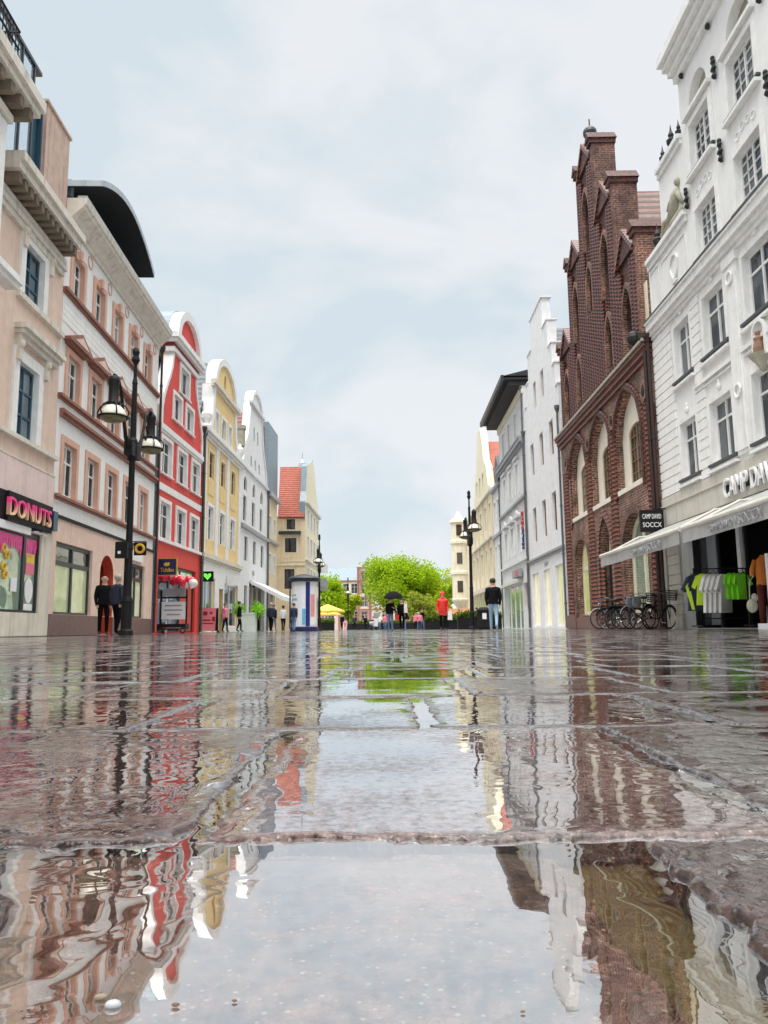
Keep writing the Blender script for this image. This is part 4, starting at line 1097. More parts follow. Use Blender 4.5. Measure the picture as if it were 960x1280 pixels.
# ---- white stepped gable
b = thing('white_stepped_gable_house', 'plain white stepped-gable house with dark slim windows, left of the brick house', 'building', RR.at(24.0), RR.rot, RG)
W = 10.1; c = 5.05
holes = []
for x in (2.35, 5.2, 7.9):
    holes.append(window(b, x, 5.05, 1.05, 2.05, 'frame_brown', 'glass_dark', 'cross', .7, y=.14, fw=.06))
    holes.append(window(b, x, 9.05, 1.0, 1.9, 'frame_brown', 'glass_dark', 'cross', .7, y=.14, fw=.06))
for x in (3.85, 6.1): holes.append(window(b, x, 12.75, .8, 1.6, 'frame_brown', 'glass_dark', 'one', y=.14, fw=.06))
steps = [(5.05, 12.3), (4.5, 13.6), (3.85, 14.9), (3.0, 16.5), (1.75, 18.3)]
outl = [(W, 0), (W, steps[0][1])]
for i, (dx, z) in enumerate(steps[1:]): outl += [(c + dx, steps[i][1]), (c + dx, z)]
outl += [(2 * c - x, z) for x, z in outl[::-1]]
ow = [rect(.8, 2.9, .12, 3.25), rect(4.3, 6.1, .12, 3.25), rect(7.5, 9.75, .12, 3.25)]
wall(b, outl, holes + ow, 'cool_white', .5, .32)
for i, (dx, z) in enumerate(steps[1:]):
    for s in (-1, 1):
        xa = c + s * steps[i][0]; xb = c + s * dx
        w = MB(); w.box(min(xa, xb) - .05, max(xa, xb) + .05, -.06, .55, steps[i][1], steps[i][1] + .08); w.build('step_coping', 'white_trim', b)
w = MB(); w.box(c - 1.85, c + 1.85, -.06, .55, 18.3, 18.4); w.build('step_coping', 'white_trim', b)
course(b, 'shop_band', .2, W - .1, 3.98, 4.1, .16, 'sign_grey', extra=[(3.86, 3.977, .08)])
for r_ in ow:
    x0, x1 = r_[0][0], r_[1][0]
    o = MB(); o.ribbon(r_, offset(r_, -.09), .1, .2); o.box((x0 + x1) / 2 - .03, (x0 + x1) / 2 + .03, .1, .2, .2, 3.16); o = o.build('shop_window', 'window_white', b)
    w = MB(); w.box(x0 + .09, x1 - .09, .15, .16, .21, 3.16); w.build('pane', 'shop_warm', o)
text('moda', 1.2, .26, 'lettering', 'sign_grey', b, (4.6, -.06, 3.4)) if False else None
w = MB(); w.ball((5.2, -.03, 3.58), (.5, .03, .12), 12, 6); w.build('emblem', 'sign_grey', b)
gable_roof(b, .1, W - .1, 12.2, 17.2, .5, 11, 'tile_slate')
pipe(b, W - .1, 10.8, -.1, 'pipe'); pipe(b, .1, 12.0, -.1, 'pipe'); body(b, 0, W, 12.2, 'cool_white', 11)

# ---- grey house with the wide overhanging roof
b = thing('grey_overhang_house', 'pale grey three-bay house with a wide dark overhanging roof and a vertical sign', 'building', RR.at(35.2), RR.rot, RG)
W = 11.2
holes = []
for x in (2.4, 5.2, 8.0):
    holes.append(window(b, x, 12.7, 1.05, 1.7, 'window_white', 'glass', 'cross', .66, sur='white_trim', sw=.16, sp=.05))
    holes.append(window(b, x, 8.9, 1.1, 2.0, 'window_white', 'glass', 'cross', .66, sur='white_trim', sw=.18, sp=.06))
    holes.append(window(b, x, 5.0, 1.1, 1.9, 'window_white', 'glass', 'cross', .66, sur='white_trim', sw=.18, sp=.06))
    w = MB(); w.box(x - 1.0, x + 1.0, -.28, .02, 7.25, 7.4); w.prism([(x - .95, 7.403), (x + .95, 7.403), (x, 7.8)], -.22, .02); w.build('pediment', 'grey_plaster', b)
    w = MB(); w.box(x - .85, x + .85, -.2, .02, 11.2, 11.34); w.build('window_hood', 'grey_plaster', b)
wall(b, rect(0, W, 0, 15.4), holes + [rect(.5, 8.4, .05, 2.95), rect(8.9, 10.7, 1.3, 2.9)], 'grey_plaster', .5, .28)
course(b, 'cornice', -.05, W + .05, 11.75, 12.0, .36, 'sign_grey', extra=[(11.6, 11.747, .2), (12.0, 12.1, .42)])
course(b, 'string_course', -.02, W + .02, 8.2, 8.36, .22, 'sign_grey'); course(b, 'string_course', -.02, W + .02, 4.3, 4.45, .16, 'grey_plaster'); course(b, 'frieze', -.02, W + .02, 14.9, 15.38, .12, 'cream_light')
w = MB(); w.box(-.4, W + .15, -1.25, .6, 15.75, 15.88); w.box(-.3, W + .05, -.9, .6, 15.4, 15.747); w.build('eaves', 'dark_soffit', b)
w = MB(); w.box(-.45, W + .18, -1.38, -1.2, 15.7, 16.05); w.build('gutter', 'slate_dark', b)
eaves_roof(b, -.4, W + .15, 16.0, 17.4, -1.25, 10, 'slate_dark')
w = MB(); w.box(W - .02, W + .02, .55, 8, 10, 15.4); w.build('side_wall', 'zinc', b)
course(b, 'shop_awning_box', .4, 8.6, 3.0, 3.2, .3, 'awning_bar')
o = MB()
for x in (.5, 2.4, 4.4, 6.4, 8.35): o.box(x - .05, x + .05, .12, .2, .05, 2.95)
o = o.build('shop_window', 'window_white', b)
w = MB(); w.box(.5, 8.35, .16, .17, .05, 2.93); w.build('pane', 'shop_green', o)
w = MB(); w.box(8.9, 10.7, .2, .22, 1.3, 2.9); w.build('display', 'brown_trim', b)
sg = MB(); sg.box(6.4, 9.0, -.34, -.1, 3.35, 3.85); sg = sg.build('shop_sign', 'sign_grey', b)
text('REIS', 1.2, .3, 'lettering', 'sign_white', sg, (6.5, -.345, 3.45)) if False else None
w = MB(); w.box(7.6, 8.8, -.352, -.341, 3.42, 3.78); w.build('sign_panel', 'sign_red', sg)
t1 = text('SCHUH', 1.25, .55, 'lettering', 'sign_blue', b, (9.85, -.05, 5.05), (PI / 2, -PI / 2, 0), .05)
t2 = text('POLO', 1.15, .55, 'lettering', 'sign_red', b, (9.85, -.05, 6.35), (PI / 2, -PI / 2, 0), .05)
pipe(b, W - .1, 15.0, -.1, 'pipe'); body(b, 0, W, 15.4, 'grey_plaster', 9)

# ---- narrow house
b = thing('narrow_grey_house', 'very narrow light grey house squeezed between the overhanging roof and cream gable', 'building', RR.at(39.6), RR.rot, RG)
W = 4.4
holes = [window(b, x, z, 1.0, 1.9, 'window_white', 'glass', 'cross', .66, sur='white_trim', sw=.14, sp=.05) for x in (1.2, 3.0) for z in (4.6, 8.2)]
wall(b, rect(0, W, 0, 11.2), holes + [rect(.3, 4.0, .2, 3.0)], 'cool_white', .5, .25)
course(b, 'cornice', 0, W, 11.0, 11.25, .3, 'sign_grey'); course(b, 'string_course', 0, W, 7.2, 7.4, .2, 'sign_grey')
w = MB(); w.poly([(0, -.1, 11.25), (W, -.1, 11.25), (W, 3, 14.4), (0, 3, 14.4)]); w.build('roof', 'slate_blue', b)
w = MB(); w.prism([(1.2, 11.3), (3.2, 11.3), (3.2, 12.8), (2.2, 13.8), (1.2, 12.8)], .0, 2); w.build('dormer', 'slate_dark', b)
w = MB(); w.box(.3, 4.0, .2, .22, .2, 3.0); w.build('shop_window', 'shop_pale', b)
pipe(b, W - .15, 11, -.1); body(b, 0, W, 11.1, 'cool_white', 8)

# ---- cream gabled house
b = thing('cream_gabled_house', 'pale cream pointed-gable house with red roof at far end of the right row', 'building', RR.at(57.2), RR.rot, RG)
W = 17.6; c = 9.0
holes = [window(b, x, z, 1.2, h, 'window_white', 'glass', 'cross', .66, sur='cream_light', sw=.16, sp=.05) for x in (2.2, 5.6, 9.0, 12.4, 15.6) for z, h in ((4.8, 2.0), (8.6, 2.0))]
holes += [window(b, x, 12.4, 1.1, 1.6, 'window_white', 'glass', 'one', sur='cream_light', sw=.16, sp=.05) for x in (6.6, 9.0, 11.4)]
outl = [(W, 0), (W, 11.6), (14.6, 12.4), (13.6, 14.2), (12.0, 15.2), (11.2, 17.0), (10.0, 18.6), (8.0, 18.6), (6.8, 17.0), (6.0, 15.2), (4.4, 14.2), (3.4, 12.4), (0, 11.6), (0, 0)]
wall(b, outl, holes + [rect(.6, 17, .1, 3.1)], 'cream_light', .6, .28)
for z in (11.4, 7.5): course(b, 'string_course', -.02, W + .02, z, z + .2, .25, 'cream_stone')
course(b, 'shop_cornice', -.02, W + .02, 3.2, 3.6, .4, 'cream_stone')
w = MB(); w.box(.6, 17, .2, .22, .1, 3.1); w.build('shop_window', 'shop_pale', b)
w = MB()
for x in (.3, 3.8, 7.2, 10.6, 14.0, W - .3): w.box(x - .25, x + .25, -.08, .02, .02, 11.3)
w.build('pilaster', 'cream', b)
gable_roof(b, 0, W, 11.6, 17.6, .6, 12, 'tile_red'); body(b, 0, W, 11.5, 'cream', 12)

# ---- white house with the round corner tower, beyond
b = thing('white_tower_house', 'far white house with a slim round corner tower behind the right-hand lamp', 'building', (8.75, 92, 0), 0, None)
w = MB(); w.lathe([(.9, 3.2), (.95, 3.4), (.85, 3.5), (.85, 6.2), (1.0, 6.3), (1.0, 6.6), (.85, 6.7), (.85, 9.8), (1.02, 9.9), (1.02, 10.2), (.85, 10.3), (.85, 12.2), (1.05, 12.4), (1.0, 12.6), (.5, 13.0), (.1, 13.8)], 14); w.lathe([(.3, 2.2), (.9, 3.2)], 14); w.build('corner_tower', 'cream_light', b)
holes = [window(b, 2.1, z, 1.2, 1.8, 'window_white', 'glass', 'cross', .66) for z in (4.5, 8)]
wall(b, rect(.6, 3.6, 0, 12), holes, 'cream_light', 6, .25)
for z in (4.2, 7.5, 10.8):
    w = MB(); w.box(-.32, .32, -.9, -.8, z, z + 1.3); w.build('tower_window', 'glass_dark', b)
w = MB(); w.box(.6, 3.6, .0, 6, 12, 12.3); w.build('cornice', 'grey_plaster', b)
b = thing('low_white_house', 'low white gabled house far away at the right end of the street', 'building', (19.0, 180, 0), 0, None)
holes = [window(b, x, z, 1.3, 1.8, 'window_white', 'glass', 'cross', .66) for x in (-1.5, 1.5) for z in (1.5, 4.5)]
wall(b, [(-4, 0), (4, 0), (4, 6), (0, 10), (-4, 6)], holes, 'white_plaster', .5, .25)
gable_roof(b, -4.2, 4.2, 5.9, 10.2, .5, 14, 'slate_blue')
# ---- building closing the view
b = thing('far_pink_building', 'far pale pink and brick building with grey roof closing the view behind trees', 'building', (-9, 190, 0), 0, None)
holes = [window(b, x, z, 1.5, 2.4, 'window_white', 'glass', 'cross', .66, sur='cream_light', sw=.25, sp=.08) for x in (-8, -4, -.4, 1.6, 3.4, 9, 12, 15, 18, 21) for z in (2.0, 5.4, 8.6) if not (1.9 < x < 4)]
holes += [window(b, 4.0, z, 1.4, 2.2, 'window_white', 'glass', 'cross', .66, sur='brick_red_plain', sw=.25, sp=.08) for z in (2.0, 5.4, 8.6, 11.6)]
wall(b, [(-12, 0), (26, 0), (26, 11.6), (5.4, 11.6), (5.4, 14.6), (2.6, 14.6), (2.6, 11.6), (-12, 11.6)], holes, 'peach_pink', .6, .25)
w = MB()
for x in (-10, -6, -2, 2.6, 5.4, 10.5, 13.5, 16.5, 19.5): w.box(x - .3, x + .3, -.12, .02, .02, 11.4 if x not in (2.6, 5.4) else 14.5)
w.box(-12, 26, -.25, .02, 11.45, 11.8); w.box(2.2, 5.8, -.2, .3, 14.6, 15.0); w.box(-12, 26, -.1, .02, 4.6, 4.9); w.build('brick_trim', 'brick_red_plain', b)
w = MB(); w.poly([(-12, -.2, 11.8), (2.2, -.2, 11.8), (2.2, 6, 15.2), (-10, 6, 15.2)]); w.poly([(5.9, -.2, 11.8), (26, -.2, 11.8), (24, 6, 15.2), (5.9, 6, 15.2)]); w.build('roof', 'slate_blue', b)
# ================================================================== STREET FURNITURE
def street_lamp(loc, rotz, label, h=8.3, arm=1.9, full=True):
    t = thing('street_lamp', label, 'street lamp', loc, rotz, 'street lamps')
    w = MB(); w.lathe([(.2, 0), (.2, .12), (.15, .18), (.15, .9), (.17, .95), (.12, 1.1), (.11, 2.4), (.125, 2.45), (.095, 2.6), (.085, 5.0), (.14, 5.05), (.16, 5.25), (.14, 5.6), (.09, 5.7), (.07, 7.3), (.085, 7.34), (.05, 7.5), (.045, 7.9), (.12, 8.05), (.1, 8.15), (.07, 8.18)], 14); w.build('pole', 'black_metal', t)
    w = MB(); w.lathe([(.08, 8.18), (.11, 8.3), (.08, 8.4), (.02, 8.46)], 12); w.build('finial', 'black_metal', t)
    for s in (-1, 1):
        a = MB()
        a.tube([(0, 0, 5.3), (0, s * .35, 5.3), (0, s * .7, 5.55), (0, s * 1.0, 6.1), (0, s * 1.25, 6.7), (0, s * 1.6, 6.98), (0, s * arm, 6.95)], [.09, .085, .06, .045, .045, .05, .06], 8)
        a.box(-.12, .12, s * .28 - .16, s * .28 + .16, 5.1, 5.5)
        a.tube([(0, s * 1.0, 6.1), (0, s * 1.35, 5.95), (0, s * 1.5, 6.2), (0, s * 1.35, 6.4)], .025, 6)
        a = a.build('arm', 'black_metal', t)
        w = MB(); w.lathe([(.05, 6.95), (.13, 6.9), (.15, 6.8), (.13, 6.7), (.13, 6.24), (.17, 6.2), (.18, 6.14), (.12, 6.12)], 18, (0, s * arm, 0), cap=False)
        for q in range(6):
            an = q * PI / 3; w.tube([(.15 * math.cos(an), s * arm + .15 * math.sin(an), 6.2), (.34 * math.cos(an), s * arm + .34 * math.sin(an), 6.08), (.42 * math.cos(an), s * arm + .42 * math.sin(an), 5.92), (.39 * math.cos(an), s * arm + .39 * math.sin(an), 5.78)], .02, 5)
        w.ring((0, s * arm, 5.79), .385, .028, 'z', 24, 6)
        w.smooth = True; hd = w.build('lamp_shade', 'black_metal', a)
        w = MB(); w.lathe([(.12, 6.13), (.22, 6.08), (.31, 5.98), (.36, 5.86), (.36, 5.80)], 20, (0, s * arm, 0)); w.smooth = True; w.build('lamp_globe', 'lamp_glass', a)
        w = MB(); w.lathe([(.355, 5.798), (.33, 5.74), (.22, 5.67), (.05, 5.64)], 20, (0, s * arm, 0)); w.build('lamp_lens', 'lamp_under', a)
    return t
rotL = LA.rot - PI / 2
l1 = street_lamp((-7.30, 22.3, 0), rotL, 'black two-armed street lamp in front of the pink townhouse')
l2 = copy_tree(l1); l2.location = (5.22, 47.5, 0); l2['label'] = 'black two-armed street lamp beside the litter bin on the right of the street'
l3 = copy_tree(l1); l3.location = (-5.75, 69, 0); l3['label'] = 'black two-armed street lamp behind the round advertising column'
l4 = copy_tree(l1); l4.location = (-6.0, 128, 0); l4['label'] = 'most distant street lamp, in front of the far pink building'
l5 = copy_tree(l1); l5.location = (13.0, 140, 0); l5['label'] = 'distant street lamp standing in front of the green trees'
# boxes fixed to the lamp and signs over the pink shop
t = thing('notice_box', 'small black box fixed to the nearest street lamp', 'box', (-7.30, 22.1, 2.15)); w = MB(); w.box(-.28, .06, -.14, -.01, 0, .46); w.build('box', 'black', t); w = MB(); w.box(-.2, -.12, -.145, -.138, .12, .2); w.build('badge', 'sign_white', t)
def hanging_sign(name, label, row, u, off, z, wd, h, m, th=.08, d0=.0):
    t = thing(name, label, 'sign', row.at(u, 0), row.rot); t.location.z = z
    w = MB(); w.box(-th / 2, th / 2, -off - wd, -off, 0, h); w.build('sign_board', m, t)
    w = MB(); w.tube([(0, -off - wd, h + .03), (0, .0, h + .03)], .018, 6); w.build('bracket', 'black_metal', t)
    return t
t = hanging_sign('hanging_sign', 'yellow horn emblem sign hanging behind the nearest lamp post', LA, 7.0, .3, 2.95, .45, .5, 'black')
w = MB(); w.ring((-.05, -.52, .25), .15, .05, 'x', 14, 6); w.build('emblem', 'gold', t)
t = thing('shop_name_board', 'white oblong shop board over the second pink shop window', 'sign', LA.at(7.4), LA.rot); t.location.z = 2.82
w = MB(); w.box(0, 1.5, -.12, -.045, 0, .36); w.build('board', 'sign_white', t)
# navy and gold sign on the red house
t = thing('navy_shop_sign', 'navy blue and gold square shop sign on the red house', 'sign', LB.at(.25), LB.rot); t.location.z = 2.52
w = MB(); w.box(-.09, .09, -.86, -.10, 0, .68); w.build('sign_box', 'navy', t)
w = MB(); w.box(-.02, .02, -.90, -.06, -.04, .72); w.build('sign_rim', 'gold', t)
w = MB(); w.ball((-.095, -.46, .44), (.012, .13, .08), 12, 8); w.box(-.105, -.095, -.6, -.4, .47, .52); w.build('emblem', 'gold', t)
tx = text('Tchibo', .72, .2, 'lettering', 'gold', t, (-.092, -1.14, .18), (PI / 2, 0, -PI / 2)); tx.rotation_euler = (PI / 2, 0, 0); tx.location = (-.36, -.095, .18)
t.children[-1].location = (0, 0, 0)
bpy.data.objects.remove(tx)
tx = text('Tchibo', .58, .17, 'lettering', 'gold', t, (-.095, -.20, .12)); tx.rotation_euler = (PI / 2, 0, -PI / 2)
# black sign of the clothes shop
t = thing('clothes_shop_sign', 'square black hanging sign with white lettering between brick and white houses', 'sign', RR.at(-.25), RR.rot); t.location.z = 2.98
w = MB(); w.box(-.07, .07, -.86, -.14, 0, .68); w.build('sign_box', 'black', t)
w = MB(); w.tube([(0, -.5, .72), (0, .0, .72)], .02, 6); w.build('bracket', 'black_metal', t)
for z, s in ((.40, 'CAMP DAVID'), (.14, 'SOCCX')):
    tx = text(s, .58, .15, 'lettering', 'sign_white', t, (.075, -.80, z)); tx.rotation_euler = (PI / 2, 0, PI / 2)
# awnings of the clothes shop
def awning(u0, u1, label, words):
    L = u0 - u1
    t = thing('awning', label, 'awning', RR.at(u0), RR.rot, 'awnings over the clothes shop')
    P = 2.05; zb, zw = 2.26, 3.1
    w = MB(); w.poly([(.02, -.12, zw), (L - .02, -.12, zw), (L - .02, -P, zb), (.02, -P, zb)]); w.build('canopy', 'awning_cloth', t)
    w = MB(); w.tube([(0, -P, zb), (L, -P, zb)], .06, 10); w.build('front_bar', 'awning_bar', t)
    w = MB(); n = 16
    for i in range(n):
        x0, x1 = .03 + (L - .06) * i / n, .03 + (L - .06) * (i + 1) / n
        y0, y1 = -P - .02 - .015 * math.sin(i * 1.3), -P - .02 - .015 * math.sin((i + 1) * 1.3)
        w.poly([(x0, y0, zb - .05), (x1, y1, zb - .05), (x1, y1, zb - .34), (x0, y0, zb - .34)])
    w.build('valance', 'awning_cloth', t)
    for s, x, wd, h, zz in words: text(s, wd, h, 'lettering', 'sign_grey', t, (x, -P - .055, zb - .34 + zz), ex=.01)
    for x in (.6, L - .6):
        w = MB(); w.tube([(x, -.1, zw - .25), (x + .25, -1.1, zw - .35), (x, -P, zb)], .035, 6); w.build('folding_arm', 'awning_bar', t)
    return t
awning(.05, -6.75, 'grey-white shop awning nearer the brick house, its valance lettered', [('CAMP DAVID', 3.3, 1.1, .15, .06), ('SOCCX', 4.6, 1.0, .2, .05)])
awning(-6.85, -13.4, 'grey-white shop awning cut by the right picture edge', [('CAMP DAVID', 1.55, 1.15, .15, .06), ('|', 2.82, .02, .18, .05), ('SOCCX', 2.95, .95, .2, .05)])
# advertising column
t = thing('advertising_column', 'round advertising column with dark cap and blue and white posters', 'advertising column', (-5.12, 50, 0))
w = MB(); w.lathe([(.90, 0), (.90, .25), (.8, .3)], 28); w.build('base', 'navy', t)
w = MB(); w.lathe([(.78, .3), (.78, 3.1)], 32, cap=False); w.build('drum', 'poster_white', t)
w = MB(); w.lathe([(.8, 3.1), (.98, 3.14), (1.04, 3.32), (.9, 3.42), (.2, 3.6)], 28); w.build('cap', 'slate_dark', t)
def wrap(a0, a1, z0, z1, m, name='poster', rr_=.795):
    if name == 'poster_picture': rr_ = .80
    w = MB(); n = 8
    for i in range(n):
        p = [rad(a0 + (a1 - a0) * q / n) for q in (i, i + 1)]
        w.poly([(rr_ * math.cos(p[0]), rr_ * math.sin(p[0]), z0), (rr_ * math.cos(p[1]), rr_ * math.sin(p[1]), z0), (rr_ * math.cos(p[1]), rr_ * math.sin(p[1]), z1), (rr_ * math.cos(p[0]), rr_ * math.sin(p[0]), z1)])
    w.build(name, m, t)
wrap(282, 302, .32, 3.08, 'poster_blue'); wrap(306, 350, .4, 3.0, 'sign_white'); wrap(306, 330, .9, 2.3, 'poster_pink', 'poster_picture'); wrap(266, 281, .4, 1.4, 'poster_cyan'); wrap(180, 244, 1.3, 3.0, 'sign_white'); wrap(205, 240, 1.9, 2.05, 'poster_cyan', 'poster_line'); wrap(208, 236, 2.2, 2.3, 'poster_cyan', 'poster_line')
w = MB(); w.tube([(-.88, -.2, .2), (-.88, -.2, 3.15)], .05, 6); w.build('frame_post', 'navy', t)
# litter bin
t = thing('litter_bin', 'black litter bin at the foot of the right street lamp', 'litter bin', (5.85, 47.0, 0))
w = MB(); w.lathe([(.3, 0), (.36, .1), (.36, 1.0), (.42, 1.05), (.42, 1.15), (.2, 1.3)], 16); w.build('bin', 'black', t); w = MB(); w.box(-.12, .12, -.385, -.355, .6, .95); w.build('notice', 'sign_white', t)
# trolley-like notice stand in front of the red house
t = thing('notice_stand', 'black framed shop notice stand with white panel before the red house', 'notice stand', (-9.42, 35.2, 0))
w = MB(); w.box(-.62, .62, -.3, .3, .18, .42); w.box(-.6, -.54, -.05, .05, .42, 1.95); w.box(.54, .6, -.05, .05, .42, 1.95); w.box(-.6, .6, -.05, .05, 1.55, 1.62); w.build('frame', 'black_metal', t)
w = MB(); w.box(-.53, .53, -.06, -.02, .62, 1.4); w.build('panel', 'sign_white', t)
w = MB()
for i, (x0, x1) in enumerate(((-.4, .35), (-.42, .4), (-.3, .3))): w.box(x0, x1, -.064, -.06, 1.2 - i * .2, 1.26 - i * .2)
w.build('printed_lines', 'sign_grey', t)
w = MB(); w.box(-.5, .5, -.05, .04, 1.64, 2.0); w.build('header_board', 'sign_grey', t)
w = MB()
for x in (-.5, .5): w = MB(); w.ring((x, -.33, .13), .11, .03, 'y', 14, 5); w.build('castor', 'rubber', t)
w = MB(); w.box(-.45, .45, -.32, -.29, .22, .27); w.build('chrome_strip', 'chrome', t)
t = thing('book_rack', 'slim shelf of goods left of the black notice stand', 'rack', (-10.15, 35.6, 0))
w = MB()
for z in (.15, .6, 1.1, 1.6): w.box(-.3, .3, -.15, .15, z, z + .04)
for x in (-.3, .27): w.box(x, x + .03, -.15, .15, 0, 1.9)
w.build('frame', 'silver', t); w = MB()
for z in (.2, .65, 1.15):
    for q in range(4): w.box(-.25 + q * .13, -.15 + q * .13, -.1, .1, z, z + .25 + .05 * (q % 2))
w.build('goods', 'shirt_pink', t)
t = thing('pink_notice_board', 'pink A-frame notice board in front of the yellow house', 'notice board', (-9.42, 42.3, 0))
w = MB(); w.prism([(-.36, .12), (.36, .12), (.40, 1.3), (-.40, 1.3)], -.18, -.14); w.build('front_panel', 'sign_pink', t)
w = MB(); w.box(-.5, .5, -.2, -.185, 1.3, 1.55) if False else w.box(-.5, -.45, -.2, .3, 0, .14); w.box(.45, .5, -.2, .3, 0, .14); w.box(-.45, .45, .2, .24, .1, 1.3); w.build('rear_leg', 'black', t)
w = MB(); w.box(-.28, -.05, -.19, -.18, .92, 1.12); w.box(.08, .2, -.19, -.18, .98, 1.1); w.box(-.3, .12, -.19, -.18, .62, .7); w.box(-.3, .28, -.19, -.18, .46, .52); w.box(.2, .36, -.19, -.18, .6, .84); w.build('print', 'red_dark', t)
# planter
for x, lab in ((-8.25, 'pale green planter box with bright green plants, nearer the camera'),):
    t = thing('planter', lab, 'planter', (x, 47.5, 0))
    w = MB(); w.box(-.48, .48, -.3, .3, .0, 1.05); w.box(-.52, .52, -.34, .34, 1.05, 1.15); w.build('box', 'planter_white', t)
    w = MB()
    for q in range(420):
        cx_ = -.55 if q % 2 else .6
        p = Vector((cx_ + random.gauss(0, .17), random.gauss(0, .2), 1.32 + random.gauss(0, .2))); a = Vector((RND(-1, 1), RND(-1, 1), RND(-1, 1))).normalized() * .09; bb = a.orthogonal().normalized() * .06
        w.poly([p - a, p + bb, p + a, p - bb])
    w.build('leaves', 'leaf_plant', t)
# balloons
BAL = []
for i in range(17):
    x = i / 16; red = i % 3 != 1
    base = Vector((-10.4 + 1.9 * x, 35.0 + RND(-.25, .25), 2.62 - .35 * x + RND(-.16, .16)))
    BAL.append((base, red, RND(.17, .23)))
for p, red, r in BAL:
    w = MB(); w.lathe([(.0, -1.22), (.05, -1.2), (.03, -1.12), (.35, -.9), (.75, -.5), (.97, 0), (.9, .4), (.6, .8), (.3, .95), (0, 1.0)], 12); w.smooth = True
    w.v = [(v[0] * r, v[1] * r, v[2] * r) for v in w.v]
    o = w.build('balloon', 'balloon_red' if red else 'balloon_white', None, p); o.rotation_euler = (RND(-.6, .6), RND(-.6, .6), 0)
    tag(o, 'red balloon in the garland over the black notice stand' if red else 'whitish balloon in the garland over the black notice stand', 'balloon', 'red balloons by the red house' if red else 'white balloons by the red house')
# cafe parasols
def parasol(loc, label, R=2.0, top=2.9):
    t = thing('parasol', label, 'parasol', loc, RND(0, 1), 'yellow cafe parasols')
    w = MB(); w.lathe([(.25, 0), (.25, .06), (.03, .1), (.03, top)], 8); w.build('pole', 'silver', t)
    w = MB(); n = 8; e = [(R * math.cos(2 * PI * i / n), R * math.sin(2 * PI * i / n), top - .75) for i in range(n)]
    for i in range(n):
        a, b_ = Vector(e[i]), Vector(e[(i + 1) % n]); tp = Vector((0, 0, top)); mid = (a + b_) / 2 * .97 + Vector((0, 0, .02)); mid.z = top - .72
        w.poly([tp, a, mid]); w.poly([tp, mid, b_])
        w.poly([a, a - Vector((0, 0, .2)), mid - Vector((0, 0, .17)), mid]); w.poly([mid, mid - Vector((0, 0, .17)), b_ - Vector((0, 0, .2)), b_])
    w.build('canopy', 'parasol_yellow', t)
    return t
parasol((-6.4, 88, 0), 'yellow cafe parasol nearer the advertising column', 1.9)
parasol((-8.0, 108, 0), 'yellow cafe parasol further back under the left trees', 2.0)
# hedge troughs round the cafe and dark troughs on the right
def trough(loc, label, L, h, mat_, leafy=True, rz=0):
    t = thing('planter_trough', label, 'planter', loc, rz)
    w = MB(); w.box(-L / 2, L / 2, -.3, .3, 0, h); w.build('trough', mat_, t)
    if leafy:
        w = MB()
        for q in range(int(240 * L)):
            p = Vector((RND(-L / 2, L / 2), RND(-.35, .35), h + RND(0, .55) * (.6 + .4 * math.sin(q)))); a = Vector((RND(-1, 1), RND(-1, 1), RND(-1, 1))).normalized() * .12; bb = a.orthogonal().normalized() * .08
            w.poly([p - a, p + bb, p + a, p - bb])
        w.build('hedge', 'leaf_hedge', t)
    return t
trough((-6.6, 84, 0), 'dark trough with clipped hedge in front of the yellow parasol', 2.4, .8, 'black')
trough((4.6, 66, 0), 'low dark trough with greenery left of the right-hand lamp', 2.6, .75, 'black')
trough((6.9, 58, 0), 'low dark trough with greenery right of the right-hand lamp', 3.2, .85, 'black')
trough((1.5, 120, 0), 'very long dark hedge trough below the large green tree', 14.0, .9, 'black')
trough((6.0, 72, 0), 'long low dark trough farther back on the right', 5.0, .8, 'black')
t = thing('market_stall', 'small stall with pale orange top far down the right side', 'stall', (8.6, 88, 0))
w = MB(); w.box(-1.6, 1.6, -.8, .8, 1.2, 2.2); w.build('roof', 'orange_stall', t); w = MB()
for x in (-1.5, 1.5):
    for y in (-.7, .7): w.tube([(x, y, 0), (x, y, 1.2)], .05, 6)
w.box(-1.5, 1.5, -.7, -.6, 0, .9); w.build('counter', 'black', t)

